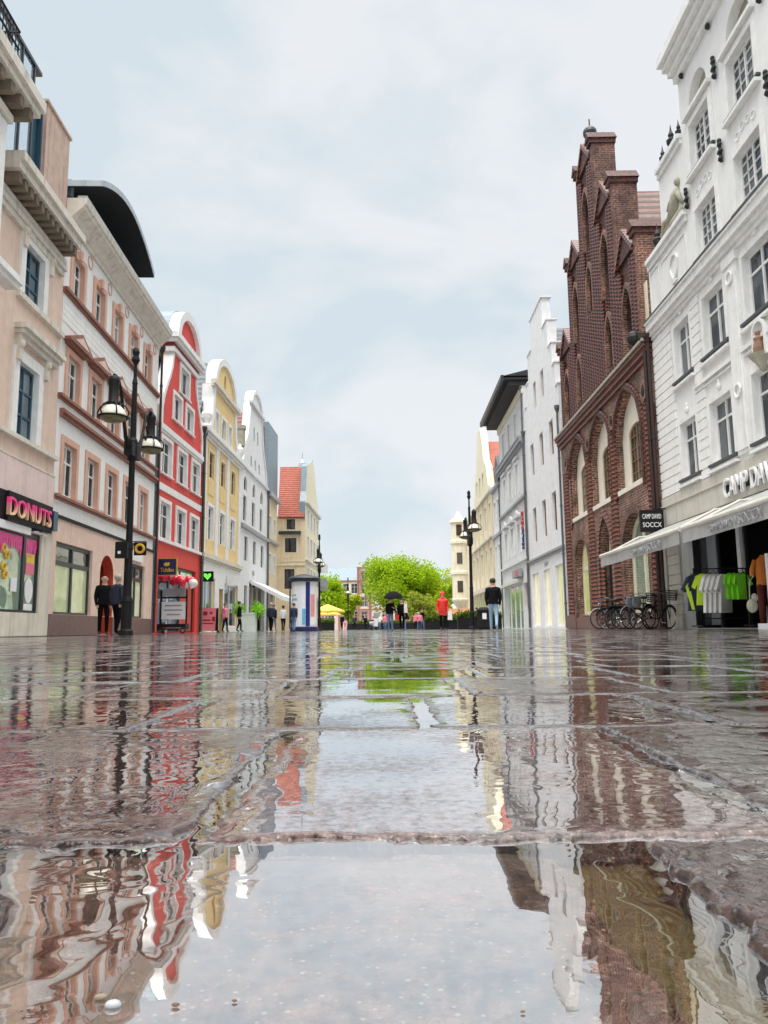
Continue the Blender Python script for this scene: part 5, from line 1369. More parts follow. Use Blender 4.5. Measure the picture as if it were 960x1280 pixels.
# ---- bicycles
def bicycle(loc, rz, label, frame='black_metal', basket=False, white=False, lean=.08):
    t = thing('bicycle', label, 'bicycle', loc, rz, 'bicycles parked by the brick house'); t.rotation_euler = (lean, 0, rz)
    for x in (-.53, .53):
        w = MB(); w.ring((x, 0, .345), .33, .018, 'y', 26, 6); tr = w.build('wheel', 'rubber', t)
        w = MB(); w.ring((x, 0, .345), .305, .010, 'y', 26, 4)
        for q in range(14):
            a = 2 * PI * q / 14; w.tube([(x, .02 * (-1) ** q, .345), (x + .3 * math.cos(a), 0, .345 + .3 * math.sin(a))], .003, 3, False)
        w.lathe([(.025, -.05), (.025, .05)], 8, (x, 0, .345)); w.build('rim', 'pipe', tr)
        w = MB(); pts = [(x + .365 * math.cos(a), 0, .345 + .365 * math.sin(a)) for a in [rad(20 + 140 * i / 12) for i in range(13)]]; w.tube(pts, .022, 5); w.build('mudguard', 'sign_grey' if white else frame, t)
    w = MB()
    bb, st, hd = (-.08, 0, .30), (-.22, 0, .80), (.36, 0, .82); hl = (.40, 0, .62)
    for a, b_ in ((bb, st), (bb, hl), (st, hd), (bb, (-.53, 0, .345)), (st, (-.53, 0, .345))): w.tube([a, b_], .018, 6)
    w.tube([hd, hl, (.53, 0, .345)], .018, 6); w.build('frame', frame, t)
    w = MB(); w.tube([st, (-.25, 0, .95)], .014, 6); w.ball((-.26, 0, .98), (.14, .08, .045), 10, 6); w.build('saddle', 'rubber', t)
    w = MB(); w.tube([hd, (.34, 0, 1.02)], .014, 6); w.tube([(.22, -.28, 1.05), (.34, -.2, 1.06), (.36, 0, 1.03), (.34, .2, 1.06), (.22, .28, 1.05)], .013, 6); w.build('handlebar', 'pipe', t)
    w = MB(); w.ring((-.08, -.04, .30), .09, .012, 'y', 16, 4); w.tube([(-.08, -.06, .30), (.06, -.08, .2)], .012, 5); w.tube([(-.08, .06, .30), (-.22, .08, .4)], .012, 5); w.box(.02, .12, -.14, -.06, .185, .21); w.box(-.27, -.17, .06, .14, .385, .41); w.build('crankset', 'chrome', t)
    w = MB(); w.box(-.78, -.34, -.06, .06, .72, .735); w.tube([(-.7, .05, .73), (-.53, .05, .36)], .008, 4); w.tube([(-.7, -.05, .73), (-.53, -.05, .36)], .008, 4); w.build('luggage_rack', 'black_metal', t)
    if basket:
        w = MB()
        for z in (.86, .93, 1.0, 1.07, 1.14): w.ring((.58, 0, z), .15 + (z - .86) * .15, .012, 'z', 16, 4)
        for q in range(14):
            a = 2 * PI * q / 14; w.tube([(.58 + .15 * math.cos(a), .15 * math.sin(a), .86), (.58 + .19 * math.cos(a), .19 * math.sin(a), 1.14)], .008, 4)
        w.lathe([(.14, .86), (.14, .87)], 12, (.58, 0, 0)); w.build('basket', 'black', t)
    else:
        w = MB(); w.ball((.44, 0, .86), (.05, .05, .05), 8, 6); w.build('headlight', 'chrome', t)
    return t
bicycle((8.05, 23.3, 0), rad(38), 'nearest black bicycle with dark basket beside the white house corner', basket=True)
bicycle((7.95, 24.6, 0), rad(-148), 'bicycle with pale mudguards and saddle bag, second from the white house', 'black_metal', white=True)
bicycle((7.85, 26.0, 0), rad(28), 'dark bicycle third from the white house, before the brick doorway', 'slate_dark')
bicycle((7.9, 27.6, 0), rad(-160), 'farthest bicycle, its pale mudguard under the left brick arch', 'black_metal', white=True)
bicycle((8.0, 25.3, 0), rad(12), 'black bicycle wedged between the pale-mudguarded one and the doorway', 'black_metal', basket=True)
bicycle((8.05, 26.9, 0), rad(-30), 'black bicycle second from the far end of the row', 'black_metal')
t = thing('saddle_bag', 'pale grey bag slung over a parked bicycle', 'bag', (7.65, 24.3, .62), rad(32))
w = MB(); w.ball((0, -.12, .2), (.22, .07, .18), 10, 8); w.ball((0, .12, .2), (.22, .07, .18), 10, 8); w.box(-.15, .15, -.15, .15, .33, .37); w.smooth = True; w.build('bag', 'sign_grey', t)

# ---- clothes shop display
def garment(kind='shirt'):
    """hung T-shirt outline in (x, z), hanger hook at the origin, with folds along its depth"""
    half = [(.09, -.05), (.20, -.10), (.33, -.33), (.25, -.38), (.205, -.27), (.215, -.72)]
    pts = half + [(-x, z) for x, z in half[::-1]]
    return pts
def hung_shirt(loc, rz, m, label, group=None, sc=1.0, stripe=None):
    t = thing('shirt', label, 'shirt', loc, rz, group)
    w = MB(); p = [(x * sc, z * sc) for x, z in garment()]
    w.prism(p, -.035, .035); 
    w.v = [(x + .012 * math.sin(z * 17), y + .02 * math.sin(x * 22 + z * 5), z) for x, y, z in w.v]; w.build('cloth', m, t)
    w = MB(); w.tube([(0, 0, .02), (.03, 0, .04), (.02, 0, .075), (0, 0, .06)], .005, 4); w.tube([(-.18, 0, -.07), (0, 0, .02), (.18, 0, -.07)], .008, 4); w.build('hanger', 'black', t)
    if stripe:
        w = MB(); w.prism([(-.17 * sc, -.7 * sc), (-.11 * sc, -.7 * sc), (-.2 * sc, -.2 * sc), (-.27 * sc, -.28 * sc)], -.046, -.037); w.build('side_stripe', stripe, t)
    return t
t = thing('clothes_rail', 'black clothes rail hung with white and green shirts outside the shop', 'clothes rail', (7.92, 18.6, 0))
w = MB(); w.tube([(-.62, 0, 1.42), (.66, 0, 1.42)], .018, 6); w.tube([(-.6, 0, .08), (-.6, 0, 1.42)], .018, 6); w.tube([(.64, 0, .08), (.64, 0, 1.42)], .018, 6); w.tube([(-.6, -.3, .08), (-.6, .3, .08)], .018, 6); w.tube([(.64, -.3, .08), (.64, .3, .08)], .018, 6); w.tube([(-.6, 0, .25), (.64, 0, .25)], .015, 6); w.build('frame', 'black_metal', t)
for i, (x, m, lab, g, st) in enumerate([(-.52, 'jacket_navy', 'navy shirt with lime side stripe at left end of the rail', None, 'shirt_lime'), (-.36, 'shirt_lime', 'lime yellow shirt between the navy and the white shirts', None, None),
        (-.25, 'shirt_white', 'white shirt hanging in the middle of the rail', 'white shirts on the rail', None), (-.13, 'shirt_white', 'white shirt hanging in the middle of the rail', 'white shirts on the rail', None), (-.02, 'shirt_white', 'white shirt hanging in the middle of the rail', 'white shirts on the rail', None), (.1, 'shirt_white', 'white shirt hanging in the middle of the rail', 'white shirts on the rail', None),
        (.28, 'shirt_green', 'bright green shirt at the right end of the rail', 'green shirts on the rail', None), (.40, 'shirt_green', 'bright green shirt at the right end of the rail', 'green shirts on the rail', None), (.52, 'shirt_green', 'bright green shirt at the right end of the rail', 'green shirts on the rail', None)]):
    hung_shirt((7.92 + x, 18.6, 1.355), rad(42 if 1 < i < 6 else (25 if i > 5 else 10)), m, lab, g, 1.35 if 1 < i < 6 else (1.28 if i == 0 else (1.1 if i == 1 else .92)), st)
t = thing('shop_dummy', 'headless shop dummy in orange top and maroon trousers', 'shop dummy', (8.35, 17.3, 0))
w = MB(); w.lathe([(.2, 0), (.2, .03), (.02, .05), (.02, .5)], 12); w.build('stand', 'silver', t)
w = MB(); w.lathe([(.05, 1.62), (.09, 1.56), (.19, 1.48), (.2, 1.3), (.16, 1.08), (.18, .95)][::-1], 14); w.v = [(x, y * .65, z) for x, y, z in w.v]
for s in (-1, 1): w.tube([(s * .17, 0, 1.5), (s * .25, 0, 1.3), (s * .27, -.02, 1.15)], [.06, .055, .05], 8)
w.smooth = True; w.build('top', 'shirt_orange', t)
w = MB()
for s in (-1, 1): w.tube([(s * .08, 0, .97), (s * .09, 0, .5), (s * .1, 0, .12)], [.1, .08, .06], 8)
w.smooth = True; w.build('trousers', 'cloth_maroon', t)
t = thing('display_frame', 'white display frame on low white plinth at right shop edge', 'display', (7.7, 15.6, 0))
w = MB(); w.box(-.25, .9, -.25, .25, 0, .12); w.build('plinth', 'sign_white', t); w = MB(); w.ribbon(rect(-.1, .75, .34, 1.5), rect(-.02, .67, .42, 1.42), -.05, .05); w.box(-.02, .67, -.02, .02, .42, 1.42); w.box(-.06, -.02, -.04, .04, .14, .34); w.box(.68, .72, -.04, .04, .14, .34); w.build('frame', 'sign_white', t)
t = thing('draped_bag', 'yellowish fabric bundle hung left of the white display frame', 'bag', (7.32, 15.75, .35))
w = MB(); w.ball((0, 0, .12), (.11, .09, .14), 10, 8); w.ball((.06, 0, .28), (.07, .06, .09), 8, 6); w.tube([(-.04, 0, .2), (-.02, 0, .6), (.08, 0, .72)], .010, 5); w.build('bundle', 'stone_relief', t)

# ================================================================== PEOPLE
def person(loc, rz, label, top, legs, hair='hair_dark', H=1.75, stride=.0, arms=((.02, -.04), (.02, -.04)), shoe='shoe', hood=None, bald=False, bulk=1.0, hold=(), name='person', group=None, long=False):
    """continuous skinned figure facing local -y; arms = (spread, forward) for each side, hold = sides with forearm raised"""
    k = H / 1.75
    bm = bmesh.new(); sk = bm.verts.layers.skin.verify(); V = {}; E_ = []; part = {}
    def v(n, x, y, z, r, ry=None, p='top'):
        q = bm.verts.new((x * k, y * k, z * k)); q[sk].radius = (r * k, (ry or r) * k); V[n] = q; part[n] = p; return q
    def e(a, b_): bm.edges.new((V[a], V[b_])); E_.append((a, b_))
    g = bulk
    v('pelvis', 0, 0, .94, .15 * g, .12, 'legs' if not long else 'top'); V['pelvis'][sk].use_root = True
    v('waist', 0, 0, 1.10, .17 * g, .135 * g); v('chest', 0, .0, 1.32, .185 * g, .14 * g); v('collar', 0, .005, 1.44, .10 * g, .085); v('neck', 0, -.005, 1.51, .055, .055, 'skin'); v('jaw', 0, -.02, 1.585, .078, .088, 'skin'); v('head', 0, -.01, 1.67, .098, .11, 'skin'); v('crown', 0, .0, 1.745, .066, .072, 'skin')
    for a, b_ in (('pelvis', 'waist'), ('waist', 'chest'), ('chest', 'collar'), ('collar', 'neck'), ('neck', 'jaw'), ('jaw', 'head'), ('head', 'crown')): e(a, b_)
    for s, n in ((-1, 'l'), (1, 'r')):
        sp, fw = arms[0] if s < 0 else arms[1]
        v('sh' + n, s * .165 * g, 0, 1.395, .085 * g); v('el' + n, s * (.205 * g + sp * .4), .03 - fw * .3, 1.13, .06 * g)
        if n in hold: wr = (s * (.16 + sp), -.26, 1.18); hd = (s * (.12 + sp), -.33, 1.22)
        else: wr = (s * (.185 * g + sp * .7), -.05 - fw, .90); hd = (s * (.175 * g + sp * .7), -.07 - fw * 1.2, .84)
        v('wr' + n, *wr, .036, None, 'top'); v('ha' + n, *hd, .032, .042, 'skin')
        e('collar', 'sh' + n); e('sh' + n, 'el' + n); e('el' + n, 'wr' + n); e('wr' + n, 'ha' + n)
        ph = s * stride
        v('hip' + n, s * .085, 0, .87, .095 * min(g, 1.1), .1, 'legs'); v('kn' + n, s * .095, -ph * .45 - .02 - abs(ph) * .15, .49 + abs(ph) * .02, .064, .066, 'legs'); back = max(0, -ph)
        v('an' + n, s * .095, -ph * .9 + .01 + back * .25, .10 + back * .28, .048, .05, 'legs'); v('to' + n, s * .105, -ph * .9 - .14 + back * .22, .04 + back * .08, .042, .035, 'shoe')
        e('pelvis', 'hip' + n); e('hip' + n, 'kn' + n); e('kn' + n, 'an' + n); e('an' + n, 'to' + n)
    me = bpy.data.meshes.new('person'); pos = {n: q.co.copy() for n, q in V.items()}; bm.to_mesh(me); bm.free()
    o = bpy.data.objects.new('person', me); COL.objects.link(o)
    o.modifiers.new('skin', 'SKIN').use_smooth_shade = True
    sb = o.modifiers.new('sub', 'SUBSURF'); sb.levels = 1; sb.render_levels = 1
    bpy.context.view_layer.update()
    m2 = bpy.data.meshes.new_from_object(o.evaluated_get(bpy.context.evaluated_depsgraph_get())); o.modifiers.clear(); o.data = m2
    mats = {'top': 0, 'legs': 1, 'skin': 2, 'shoe': 3}
    m2.materials.clear()
    for q in (top, legs, 'skin', shoe): m2.materials.append(M[q])
    for f in m2.polygons:
        c_ = f.center; best = None
        for a, b_ in E_:
            A_, B_ = pos[a], pos[b_]; d = B_ - A_; t_ = max(0, min(1, (c_ - A_).dot(d) / max(d.length_squared, 1e-9))); dist = (A_ + d * t_ - c_).length
            if best is None or dist < best[0]: best = (dist, part[b_] if t_ > .45 else part[a])
        p = best[1]
        zz = c_.z / k
        if p == 'legs' and zz > .93: p = 'top'
        if long and p == 'legs' and zz > .70: p = 'top'
        if zz < .085: p = 'shoe'
        f.material_index = mats[p]
    # fingers, eyes and nose become part of the same mesh
    w = MB()
    for n, s in (('l', -1), ('r', 1)):
        h0, w0 = pos['ha' + n], pos['wr' + n]; d = (h0 - w0).normalized(); side_ = Vector((0, 1, 0)).cross(d).normalized() if n not in hold else Vector((0, 0, 1))
        fr = Vector((0, -1, 0)) if n not in hold else Vector((-s, 0, 0))
        for q in range(4):
            b0 = h0 + fr * (.018 * (q - 1.5)) * k + d * .02 * k; L = (.075, .085, .08, .062)[q] * k
            w.tube([b0, b0 + d * L * .5 + Vector((-s * .006, 0, 0)), b0 + d * L + Vector((-s * .022, -.004, 0))], [.009 * k, .0085 * k, .006 * k], 5)
        w.tube([h0 + fr * .03 * k, h0 + fr * .055 * k + d * .02 * k, h0 + fr * .06 * k + d * .05 * k], [.011 * k, .010 * k, .007 * k], 5)
    hd = pos['head']
    w.cur = 0
    w.ball(hd + Vector((0, -.105, -.02)) * k, (.013 * k, .02 * k, .022 * k), 6, 5); w.ball(hd + Vector((.096, .0, -.02)) * k, (.012 * k, .022 * k, .034 * k), 6, 5); w.ball(hd + Vector((-.096, .0, -.02)) * k, (.012 * k, .022 * k, .034 * k), 6, 5)
    w.cur = 1
    for s in (-1, 1): w.ball(hd + Vector((s * .035, -.096, .008)) * k, (.015 * k, .010 * k, .009 * k), 6, 4)
    w.ball(hd + Vector((0, -.095, -.062)) * k, (.024 * k, .008 * k, .005 * k), 6, 4)
    bmm = bmesh.new(); bmm.from_mesh(m2); m2.materials.append(M['hair_dark']); ex = w.mesh('extra', ['skin', 'hair_dark'])
    for f in bmm.faces: f.smooth = True
    off = len(bmm.verts); vs = [bmm.verts.new(q.co) for q in ex.vertices]
    for f in ex.polygons:
        nf = bmm.faces.new([vs[i] for i in f.vertices]); nf.material_index = 2 if f.material_index == 0 else 4; nf.smooth = True
    bmm.to_mesh(m2); bmm.free(); bpy.data.meshes.remove(ex)
    w = MB(); w.smooth = True
    if hood:
        w.ball(hd + Vector((0, .03, .015)) * k, (.125 * k, .12 * k, .15 * k), 12, 8); w.ball(pos['collar'] + Vector((0, .02, .05)) * k, (.14 * k, .12 * k, .08 * k), 12, 6); w.build('hood', hood, o)
    elif not bald:
        w.ball(hd + Vector((0, .026, .036)) * k, (.104 * k, .106 * k, .098 * k), 12, 8); w.build('hair', hair, o)
    else:
        w.ball(hd + Vector((0, .05, -.005)) * k, (.101 * k, .07 * k, .06 * k), 10, 6); w.build('hair', hair, o)
    # hem and cuffs
    w = MB(); w.smooth = True
    zb = .90 if not long else .70
    w.lathe([(.165 * g * k, zb * k), (.18 * g * k, (zb + .03) * k), (.172 * g * k, (zb + .09) * k)], 16, cap=False); w.v = [(x, y * .84, z) for x, y, z in w.v]; w.build('jacket_hem', top, o)
    o.location = loc; o.rotation_euler = (0, 0, rz); o.name = name
    tag(o, label, 'person', group)
    return o
def bag(loc, label, m, size=(.3, .14, .36), rz=0, name='bag'):
    t = thing(name, label, 'bag', loc, rz); x, y, z = size
    w = MB(); w.prism([(-x / 2, 0), (x / 2, 0), (x / 2 * .85, z), (-x / 2 * .85, z)], -y / 2, y / 2); w.build('body', m, t)
    w = MB(); w.tube([(-x * .25, 0, z), (-x * .22, 0, z + .14), (x * .22, 0, z + .14), (x * .25, 0, z)], .012, 5); w.build('handles', m, t)
    return t
person((-8.38, 23.5, 0), rad(28), 'balding man in black jacket beside the nearest street lamp', 'jacket_black', 'trousers_black', 'hair_grey', 1.76, .06, bald=True, bulk=1.08)
person((-7.86, 23.15, 0), rad(150), 'grey-haired man in padded navy jacket seen from behind by the lamp', 'jacket_navy', 'trousers_black', 'hair_grey', 1.74, .08, bulk=1.12)
person((3.80, 27.7, 0), rad(172), 'man in black jacket and light blue jeans walking away', 'jacket_black', 'jeans_light', 'hair_dark', 1.78, .26, ((.02, .0), (.02, .05)), 'shoe_white', bulk=1.14)
person((3.02, 41.5, 0), rad(-6), 'person in hooded bright red rain jacket walking towards the camera', 'jacket_red', 'trousers_black', H=1.92, stride=.1, hood='jacket_red', bulk=1.16, arms=((.03, .05), (.03, .05)), long=True)
p1 = person((.28, 43, 0), rad(5), 'person in dark jacket and jeans under the black umbrella', 'jacket_black', 'jeans', H=1.74, stride=.08, hold=('r',))
p2 = person((.92, 43.4, 0), rad(-10), 'person in black coat with white scarf beside the umbrella holder', 'jacket_black', 'trousers_black', H=1.7, stride=.1, bulk=1.05)
t = thing('umbrella', 'open black umbrella held over the couple in the street', 'umbrella', (.46, 42.7, 0))
w = MB(); w.tube([(0, 0, 1.12), (0, 0, 2.12)], .012, 6); w.tube([(0, 0, 1.12), (.02, 0, 1.06), (.05, 0, 1.08)], .014, 6); w.build('shaft', 'black', t)
w = MB()
for i in range(8):
    for j in range(4):
        def up(q, r_): a = q * PI / 4; return Vector((.56 * math.sin(r_) / math.sin(1.05) * math.cos(a), .56 * math.sin(r_) / math.sin(1.05) * math.sin(a), 1.72 + .42 * (math.cos(r_) - math.cos(1.05)) / (1 - math.cos(1.05)) * .95))
        a, b_ = 1.05 * j / 4, 1.05 * (j + 1) / 4; w.poly([up(i, a), up(i, b_), up(i + 1, b_), up(i + 1, a)] if j else [up(i, 0), up(i, b_), up(i + 1, b_)])
w.build('canopy', 'jacket_black', t)
bag((1.12, 43.2, .95), 'white shoulder bag carried beside the umbrella couple', 'shirt_white', (.2, .12, .5))
bag((.62, 42.9, .55), 'small red bag carried under the black umbrella', 'jacket_red', (.22, .12, .3))
bag((3.38, 41.3, .52), 'pale checked shopping bag carried by the red-jacketed person', 'shirt_white', (.24, .14, .45))
person((-8.05, 49.6, 0), rad(20), 'person in dark coat right of the green planter', 'jacket_black', 'trousers_black', 'hair_brown', 1.68, .1)
person((-7.25, 50.2, 0), rad(160), 'taller person in navy jacket right of the green planter', 'jacket_navy', 'trousers_black', 'hair_grey', 1.78, .1, bulk=1.15)
person((-6.45, 50.0, 0), rad(175), 'woman in white top and black trousers walking past the awning', 'shirt_white', 'trousers_black', 'hair_dark', 1.6, .2)
person((-5.45, 47.2, 0), rad(170), 'person in dark jacket and backpack before the advertising column', 'jacket_navy', 'jeans', 'hair_brown', 1.66, .2)
person((-6.0, 51.5, 0), rad(0), 'person in black coat left of the advertising column', 'jacket_black', 'trousers_black', 'hair_dark', 1.65, .1)
person((-9.35, 46.2, 0), rad(60), 'woman in pale pink jacket by the yellow house shop door', 'shirt_pink', 'trousers_black', 'hair_brown', 1.66, .1)
person((-1.2, 78, 0), rad(0), 'small figure in pink jacket left of the parked scooter', 'shirt_pink', 'jeans', 'hair_brown', 1.3, .1)
person((-.1, 72, 0), rad(90), 'person in black coat right of the parked scooter', 'jacket_black', 'trousers_black', 'hair_dark', 1.7, .1)
person((.25, 74, 0), rad(60), 'second person in black jacket near the parked scooter', 'jacket_black', 'trousers_black', 'hair_dark', 1.66, .1)
person((2.3, 60, 0), rad(10), 'child in pink jacket between umbrella couple and red jacket', 'shirt_pink', 'trousers_black', 'hair_brown', 1.25, .1)
person((2.72, 62, 0), rad(-20), 'second child in pale pink jacket left of the red jacket', 'shirt_pink', 'jacket_navy', 'hair_dark', 1.3, .1, bulk=1.15)
person((3.1, 66, 0), rad(30), 'adult in dark coat behind the pink children', 'jacket_black', 'jeans', 'hair_dark', 1.7, .1)
person((-.02, 60, 0), rad(0), 'figure in coral jacket left of the umbrella couple', 'shirt_pink', 'jeans', 'hair_brown', 1.2, .1)
person((-4.7, 86, 0), rad(-30), 'person in black sitting area beside the yellow parasol', 'jacket_black', 'trousers_black', 'hair_dark', 1.72, .1)
person((-4.25, 84, 0), rad(10), 'child in red-pink clothes below the yellow parasol', 'shirt_pink', 'shirt_pink', 'hair_brown', 1.05, .1)
for i, (x, y, rz, top, legs, hr, H, lab) in enumerate([
    (-7.4, 52.5, 40, 'jacket_black', 'jeans', 'hair_dark', 1.72, 'person in black jacket and jeans under the white awning'),
    (-6.9, 60, 170, 'cloth_maroon', 'trousers_black', 'hair_brown', 1.68, 'person in maroon coat just behind the advertising column'),
    (-3.6, 92, 20, 'jacket_navy', 'trousers_black', 'hair_dark', 1.74, 'person in navy coat right of the yellow parasol, far off'),
    (-2.4, 96, 160, 'jacket_black', 'trousers_black', 'hair_brown', 1.7, 'dark-coated person between parasol and scooter, far off'),
    (-.7, 88, 10, 'shirt_white', 'jeans', 'hair_brown', 1.66, 'person in white top behind the parked scooter'),
    (1.75, 70, -30, 'jacket_black', 'jeans', 'hair_dark', 1.74, 'person in black jacket right behind the umbrella couple'),
    (2.0, 78, 15, 'jacket_red', 'trousers_black', 'hair_dark', 1.62, 'person in red jacket farther back than the umbrella couple'),
    (3.5, 84, 170, 'jacket_navy', 'jeans', 'hair_grey', 1.75, 'person in navy jacket far behind the pink children'),
    (4.3, 56, 5, 'jacket_black', 'trousers_black', 'hair_dark', 1.72, 'person in black standing left of the right-hand lamp'),
    (7.4, 64, 175, 'jacket_black', 'jeans', 'hair_brown', 1.7, 'person in black jacket by the right-hand house fronts'),
    (-8.3, 45.0, 100, 'jacket_black', 'trousers_black', 'hair_dark', 1.7, 'person in black coat just left of the green planter')]):
    person((x, y, 0), rad(rz), lab, top, legs, hr, H, .12)
# parked scooter
t = thing('motor_scooter', 'parked silver motor scooter in the middle distance', 'scooter', (-.95, 66, 0), rad(70))
for x in (-.6, .6):
    w = MB(); w.ring((x, 0, .26), .2, .07, 'y', 18, 6); w.build('wheel', 'rubber', t)
w = MB(); w.ball((-.45, 0, .58), (.42, .2, .22), 12, 8); w.box(-.3, .35, -.16, .16, .28, .36); w.prism([(.3, .3), (.42, .3), (.62, .95), (.5, .98)], -.2, .2); w.smooth = False; w.build('body', 'silver', t)
w = MB(); w.ball((-.45, 0, .8), (.4, .15, .07), 10, 6); w.build('seat', 'rubber', t)
w = MB(); w.tube([(.5, -.33, 1.08), (.55, 0, 1.05), (.5, .33, 1.08)], .02, 6); w.tube([(.55, 0, 1.05), (.62, 0, .3)], .03, 6); w.ball((.62, 0, .95), (.08, .1, .1), 8, 6); w.build('handlebar', 'black_metal', t)
w = MB(); w.prism([(.5, 1.0), (.62, 1.0), (.5, 1.45), (.46, 1.45)], -.2, .2); w.build('windscreen', 'glass_blue', t)

# ================================================================== TREES
def tree(loc, label, H, R, m, n, seed, zc=.58, squash=1.0, clear=.22, leaf=.28):
    r = random.Random(seed)
    t = thing('tree', label, 'tree', loc, 0, 'trees beyond the end of the street')
    w = MB(); tips = []
    w.tube([(0, 0, 0), (.1, .05, H * .2), (0, .1, H * .4), (.1, 0, H * .75)], [H * .028, H * .022, H * .016, H * .005], 9)
    for i in range(16):
        z0 = H * r.uniform(clear, .6); a = r.uniform(0, 2 * PI); L = R * r.uniform(.35, .62)
        p1_ = Vector((0, .05, z0)); p2_ = p1_ + Vector((math.cos(a) * L * .5, math.sin(a) * L * .5, L * .45)); p3_ = p2_ + Vector((math.cos(a) * L * .5, math.sin(a) * L * .5, L * r.uniform(.1, .5)))
        w.tube([p1_, p2_, p3_], [H * .010, H * .006, H * .002], 6)
    w.build('trunk', 'bark', t)
    lobes = []
    for i in range(34):
        a = r.uniform(0, 2 * PI); zz = r.uniform(-1, 1); q = r.uniform(.35, .88)
        rr_ = math.sqrt(1 - zz * zz)
        lobes.append((Vector((math.cos(a) * rr_ * R * q, math.sin(a) * rr_ * R * q, H * zc + zz * q * H * (1 - zc) * squash)), R * r.uniform(.20, .40)))
    w = MB()
    for i in range(n):
        c_, lr = lobes[r.randrange(len(lobes))]
        d = Vector((r.gauss(0, 1), r.gauss(0, 1), r.gauss(0, 1))).normalized() * lr * (r.random() ** .35) * r.uniform(.75, 1.2)
        p = c_ + d
        if p.z < H * clear * .8: continue
        s = leaf * r.uniform(.5, 1.25); a = Vector((r.gauss(0, 1), r.gauss(0, 1), r.gauss(0, .6))).normalized() * s; b_ = a.cross(Vector((r.gauss(0, 1), r.gauss(0, 1), r.gauss(0, 1)))).normalized() * s * .6
        w.poly([p - a, p + b_ * .9, p + a, p - b_])
    w.build('crown', m, t)
    return t
tree((2.6, 158, 0), 'largest bright green tree with broad rounded crown at the street end', 16.4, 8.6, 'leaf_green', 19000, 11, .53, clear=.13)
tree((9.6, 162, 0), 'fresh green tree right of the largest tree', 13.8, 5.6, 'leaf_lime', 11000, 12, .52, clear=.12)
tree((6.2, 140, 0), 'smaller yellowish olive-green tree in front of the large tree', 7.6, 3.4, 'leaf_olive', 5000, 13, .5, leaf=.24, clear=.1)
tree((11.4, 150, 0), 'dark slender green tree at the right edge of the clump', 10.2, 2.6, 'leaf_green', 4200, 14, .5, clear=.1)
tree((-11.2, 150, 0), 'green tree on the left above the yellow parasols', 11.2, 4.6, 'leaf_green', 7000, 15, .6)
tree((-7.6, 160, 0), 'small lime-green tree left of the far building front', 8.0, 3.0, 'leaf_lime', 3500, 16, .6)
tree((-18, 160, 0), 'green tree mostly hidden behind the cream corner house', 13, 5, 'leaf_green', 3000, 17, .58)
